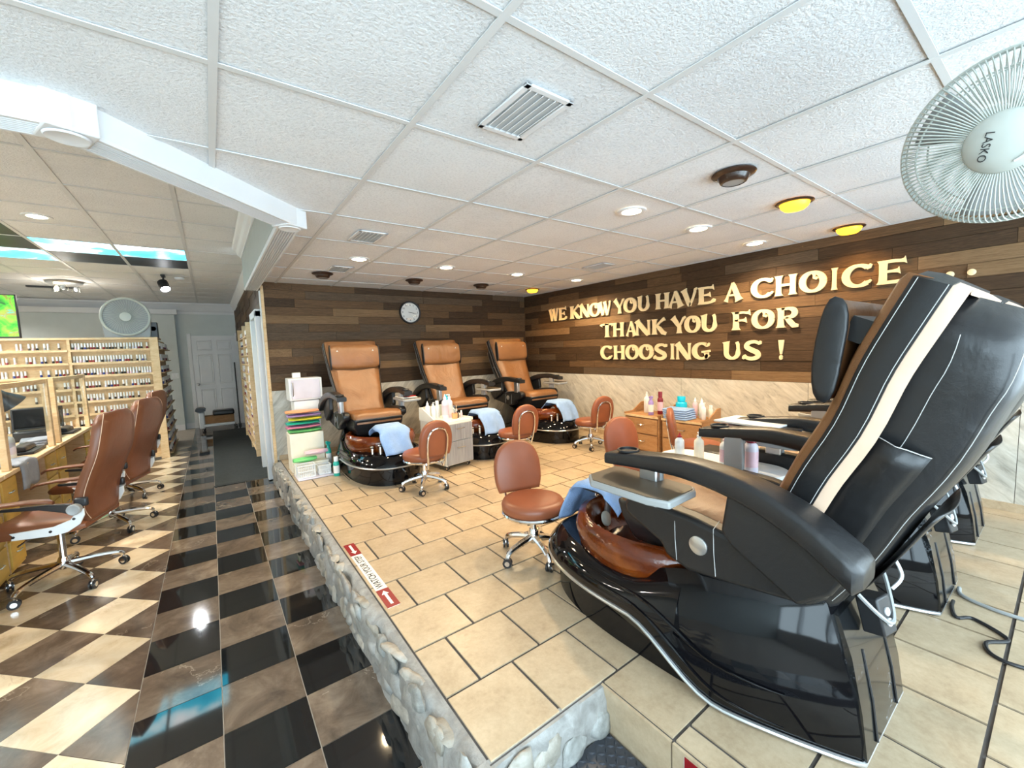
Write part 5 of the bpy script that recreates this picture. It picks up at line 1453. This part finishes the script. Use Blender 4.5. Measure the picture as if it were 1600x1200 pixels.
for k, (x, y, c, lab) in enumerate(((.64, 3.155, 'pk_green', 'green packet leaning behind the left basket'), (.75, 3.155, 'pk_rose', 'rose packet leaning behind the baskets'))):
    packet((x, y, ZP + .135 + .062 * k), .22, .10, .055, c, lab, .1)
tag(box('low_carton', (.70, 3.17, ZP + .0715), (.33, .085, .115), 'pk_cream', bevel=.003), 'low cream carton behind the baskets', 'box')
bottle((.893, 3.26, ZP), .30, .029, 'pk_teal', 'pk_teal', 'tall green spray bottle beside the baskets', kind='spray', mat2='sticker_white')
bottle((.882, 2.885, ZP), .20, .030, 'pk_teal', 'white_plastic', 'short green bottle before the tall green one', kind='cap', mat2='sticker_white')

# ---------------------------------------------------------------- grey drawer cart between the back chairs
def cart(name, label, loc, rz, w, d, h, front, body, top):
    t = thing(name, label, 'cart', loc, rz)         # local: drawers face -Y
    MB().box((0, 0, .05 + h / 2), (w, d, h)).ob('carcass', body, t, bevel=.004)
    for z0, z1 in ((.06, .05 + h * .56), (.05 + h * .58, .05 + h * .97)):
        dr = MB().box((0, 0, 0), (w - .02, .016, z1 - z0)).ob('drawer_front', front, t, (0, -d / 2 - .008, (z0 + z1) / 2), bevel=.002)
        MB().tube([(-.055, -.008, (z1 - z0) * .22), (-.05, -.026, (z1 - z0) * .22), (.05, -.026, (z1 - z0) * .22), (.055, -.008, (z1 - z0) * .22)], .005, 6).ob('drawer_handle', 'chrome', dr)
    for x in (-1, 1):
        b = MB(); b.prism([(-d / 2 - .01, .05 + h), (d / 2, .05 + h), (d / 2, .05 + h + .14), (d / 2 - .05, .05 + h + .14), (-d * .10, .05 + h + .03), (-d / 2 - .01, .05 + h + .03)], x * w / 2 - .008, x * w / 2 + .008, 'x'); b.ob('side_gallery', top, t)
        for y in (-d / 2 + .04, d / 2 - .04): caster(t, x * (w / 2 - .04), y, .4, .018, up=.012)
    MB().box((0, d / 2 - .008, .05 + h + .07), (w - .018, .016, .14)).ob('back_gallery', top, t)
    MB().box((0, -.005, .05 + h + .006), (w - .018, d - .02, .012)).ob('tray_top', top, t)
    return t
cg = cart('drawer_cart', 'grey wood grain drawer cart between the two left back chairs', (1.93, 2.47, ZP), math.radians(10), .36, .44, .44, 'grey_laminate', 'cream_laminate', 'cream_laminate')
zt = ZP + .05 + .44 + .0125
def on(cx, cy, rz, x, y): return (cx + x * math.cos(rz) - y * math.sin(rz), cy + x * math.sin(rz) + y * math.cos(rz))
R10 = math.radians(10)
for x, y, h, r, bd, cp, kd, lab, m2 in ((-.13, .14, .20, .026, 'white_plastic', 'white_plastic', 'nozzle', 'leftmost slim white squeeze bottle on the grey cart', None), (-.07, .12, .18, .026, 'white_plastic', 'white_plastic', 'pump', 'white pump bottle second from the left on the grey cart', None), (-.01, .13, .19, .026, 'white_plastic', 'white_plastic', 'cap', 'white capped bottle third from the left on the grey cart', None), (.0, .0, .27, .036, 'pk_lav', 'white_plastic', 'nozzle', 'tall pale lilac bottle in the middle of the grey cart', 'pk_rose'), (.075, .02, .26, .034, 'pk_lav', 'white_plastic', 'pump', 'pale lilac pump bottle beside the blue one', 'sticker_white'), (.11, .12, .25, .048, 'pk_cyan', 'pk_cyan', 'pump', 'bright turquoise pump bottle on the grey cart', None), (.15, .0, .09, .014, 'white_plastic', 'white_plastic', 'cap', 'tiny white bottle at the right of the grey cart', None), (.145, -.09, .08, .013, 'pk_rose', 'white_plastic', 'cap', 'tiny rose bottle at the front corner of the grey cart', None), (.12, -.06, .075, .014, 'tray_top', 'ink', 'cap', 'tiny dark bottle at the front of the grey cart', None)):
    p = on(1.93, 2.47, R10, x, y); bottle((p[0], p[1], zt), h, r, bd, cp, lab, kind=kd, group='bottles on the grey cart', mat2=m2)
t = thing('tool_cup', 'orange cup of manicure tools on the grey cart', 'cup', (*on(1.93, 2.47, R10, .07, -.07), zt))
MB().lathe([(.028, 0), (.032, .06), (.029, .06), (.025, .006)], 16, c1=False).ob('cup', 'pk_orange', t)
for k in range(4): MB().tube([(.008 * k - .012, 0, .01), (.02 * k - .02, .01 * k, .14)], .003, 5).ob('tool', ['cream_laminate', 'silver', 'ink', 'pine'][k], t)

# ---------------------------------------------------------------- wooden cabinets along the right wall
RW = math.radians(-90)
def wcab(y, label, w=.46):
    t = thing('wooden_cabinet', label, 'cabinet', (4.06, y, ZP), RW)      # local -Y faces into the room (-X)
    MB().box((0, 0, .20), (w, .36, .40)).ob('carcass', 'oak_ply', t, bevel=.003)
    for z0, z1 in ((.02, .20), (.215, .385)):
        dr = MB().box((0, 0, 0), (w - .03, .016, z1 - z0)).ob('drawer_front', 'oak_ply', t, (0, -.19, (z0 + z1) / 2), bevel=.002)
        MB().tube([(-.05, -.008, .02), (-.04, -.026, .015), (.04, -.026, .015), (.05, -.008, .02)], .005, 6).ob('drawer_handle', 'chrome', dr)
    MB().box((0, -.005, .41), (w, .38, .02)).ob('top', 'oak_ply', t, bevel=.003)
    MB().box((0, -.197, .41), (w, .006, .022)).ob('edge_strip', 'pine', t)
    for x in (-1, 1): MB().prism([(-.20, .42), (.18, .42), (.18, .53), (.12, .53), (-.05, .44), (-.20, .44)], x * (w / 2 - .006) - .006, x * (w / 2 - .006) + .006, 'x').ob('side_gallery', 'oak_ply', t)
    return t
wcab(1.40, 'wooden drawer cabinet against the slate wall carrying the purple spray bottle'); wcab(.90, 'wooden drawer cabinet against the slate wall carrying folded blue towels')
zc = ZP + .4205
for x, y, h, r, bd, cp, kd, lab, m2 in ((4.08, 1.47, .25, .035, 'white_plastic', 'white_plastic', 'pump', 'white pump bottle at the back of the left wooden cabinet', None), (3.96, 1.33, .22, .03, 'pk_purple', 'pk_purple', 'spray', 'purple spray bottle on the left wooden cabinet', 'sticker_white'), (4.08, 1.29, .26, .032, 'pk_maroon', 'pk_maroon', 'cap', 'maroon can on the left wooden cabinet', 'pk_rose'), (4.12, 1.05, .22, .06, 'pk_cyan', 'pk_cyan', 'cap', 'round turquoise tub behind the folded towels', None), (4.14, .90, .22, .026, 'pk_rose', 'white_plastic', 'nozzle', 'pale rose bottle behind the folded towels', None), (4.13, .82, .22, .026, 'white_plastic', 'white_plastic', 'nozzle', 'white nozzle bottle right of the pale rose one', None), (4.06, .76, .18, .024, 'white_plastic', 'white_plastic', 'pump', 'white pump bottle on the right wooden cabinet', None), (4.12, .715, .15, .022, 'pk_cream', 'white_plastic', 'cap', 'cream bottle at the right end of the wooden cabinets', None)):
    bottle((x, y, zc), h, r, bd, cp, lab, kind=kd, group='bottles on the wooden cabinets', mat2=m2)
for k in range(5):
    tag(MB().box((0, 0, 0), (.20, .27, .021)).ob('folded_towel', 'towel_blue', None, (3.95, .965 + .004 * k, zc + .0115 + .0225 * k), rot=(0, 0, .03 * k - .05), bevel=.009), 'folded blue towel, %s from the bottom of the pile on the wooden cabinet' % ordn[k], 'towel', 'folded blue towels')

# ---------------------------------------------------------------- white cart and magazines beside the second near chair
t = thing('white_trolley', 'white rounded top trolley between the two nearest pedicure chairs', 'trolley', (2.12, -.40, ZP))
tp = rrect(.30, .66, .13, 6)
MB().prism(tp, .555, .58, 'z').ob('top', 'white_plastic', t, bevel=.006)
MB().prism([(x * .74, y * .94) for x, y in tp], .16, .18, 'z').ob('lower_shelf', 'white_plastic', t, bevel=.004)
for x in (-.10, .10):
    for y in (-.22, .22):
        MB().cyl((x, y, .05), (x, y, .555), .011).ob('leg', 'white_plastic', t); caster(t, x, y, .6, .02, up=.012)
zw = ZP + .5805
bottle((2.045, -.60, zw), .20, .032, 'pk_lav', 'pk_maroon', 'spray can with dark red cap on the white trolley', kind='cap', mat2='pk_rose')
bottle((2.06, -.47, zw), .17, .03, 'white_plastic', 'pk_rose', 'white bottle with rose label behind the red capped can', kind='nozzle', mat2='pk_rose')
bottle((2.07, -.20, zw), .14, .026, 'white_plastic', 'red', 'white bottle with small red nozzle on the white trolley', kind='nozzle')
bottle((2.10, -.30, zw), .15, .026, 'pk_cream', 'white_plastic', 'cream bottle beside the red nozzle one on the trolley', kind='pump')
zm = ZP + .731; rm = random.Random(12)
mg = [('pk_navy', 'navy folder at the bottom of the magazine pile'), ('paper', 'white magazine lying on the navy folder'), ('pk_maroon', 'dark red magazine in the pile'), ('paper', 'pale magazine in the middle of the pile'), ('pk_rose', 'rose magazine near the top of the pile'), ('satin_black', 'black covered magazine below the top one'), ('sticker_white', 'open white magazine on top of the pile')]
for k, (c, lab) in enumerate(mg):
    tag(MB().box((0, 0, 0), (.22, .31, .010)).ob('magazine', c, None, (2.25 + rm.uniform(-.03, .03), -.55 + rm.uniform(-.05, .05), zm + .0055 + .011 * k), rot=(0, 0, rm.uniform(-.25, .25)), bevel=.002), lab, 'magazine', 'pile of magazines')
# magazines on the swing tray between the two left back chairs (tray of the left one)
pc = pchairs[3].location
for k, (c, lab, dx, dy, w, l) in enumerate((('paper', 'white magazine on the tray between the two left back chairs', 0, 0, .17, .24), ('red', 'red magazine on the tray between the two left back chairs', .02, .02, .12, .18), ('satin_black', 'dark remote on the tray between the two left back chairs', -.03, -.02, .04, .13))):
    tag(MB().box((0, 0, 0), (w, l, .008)).ob('magazine', c, None, (pc.x + .375 + dx, pc.y - .63 + dy, ZP + .731 + .0045 + .009 * k), rot=(0, 0, .2 * k), bevel=.002), lab, 'magazine' if k < 2 else 'remote', 'reading matter on the back tray')
# ---------------------------------------------------------------- floor stickers
def sticker(label, loc, rot, L=.83):
    t = thing('floor_sticker', label, 'sticker', loc, 0, 'watch your step stickers'); t.rotation_euler = rot
    MB().box((0, 0, .0006), (L, .062, .0012)).ob('backing', 'sticker_white', t, smooth=0)
    for s_ in (-1, 1):
        rd = MB().box((0, 0, .0010), (L * .215, .064, .0012)).ob('red_block', 'red', t, (s_ * L * .39, 0, .0006), smooth=0)
        MB().prism([(-.065, -.007), (.035, -.007), (.035, -.018), (.07, 0), (.035, .018), (.035, .007), (-.065, .007)], .0016, .0026, 'z').ob('arrow', 'sticker_white', rd, (0, 0, 0), (0, 0, 0 if s_ < 0 else PI), smooth=0)
    o = link('lettering', text_mesh('WATCH YOUR STEP', .062, .0004, 'ink'), t, (0, 0, .0018)); o.scale = (L * .55 / .60, .86, 1)
sticker('watch your step sticker on the platform floor beside the stone curb', (.558, .795, ZP), (0, 0, -PI / 2 + PI))
sticker('red watch your step sticker on the tiled step riser, mostly cut off', (NX - .0095, -1.30, .235), (PI / 2, 0, -PI / 2), .83)
# ---------------------------------------------------------------- power cords on the floor at the right
tag(MB().tube([(x, y, ZP + .007) for x, y in [(p.x, p.y) for p in spline([(2.60, -1.245, 0), (2.53, -1.25, 0), (2.45, -1.275, 0), (2.49, -1.32, 0), (2.41, -1.42, 0), (2.32, -1.37, 0), (2.24, -1.40, 0), (2.25, -1.50, 0), (2.40, -1.75, 0)], 6)]], .007, 8).ob('power_cord', 'satin_black', None), 'black power cord curling across the tiles behind the second chair', 'cord')
tag(MB().tube([(x, y, ZP + .008) for x, y in [(p.x, p.y) for p in spline([(2.76, -1.245, 0), (2.69, -1.26, 0), (2.65, -1.33, 0), (2.64, -1.45, 0), (2.70, -1.75, 0)], 6)]], .008, 8).ob('power_cord', 'grey_plastic', None), 'grey power cord running straight across the tiles at the right', 'cord')
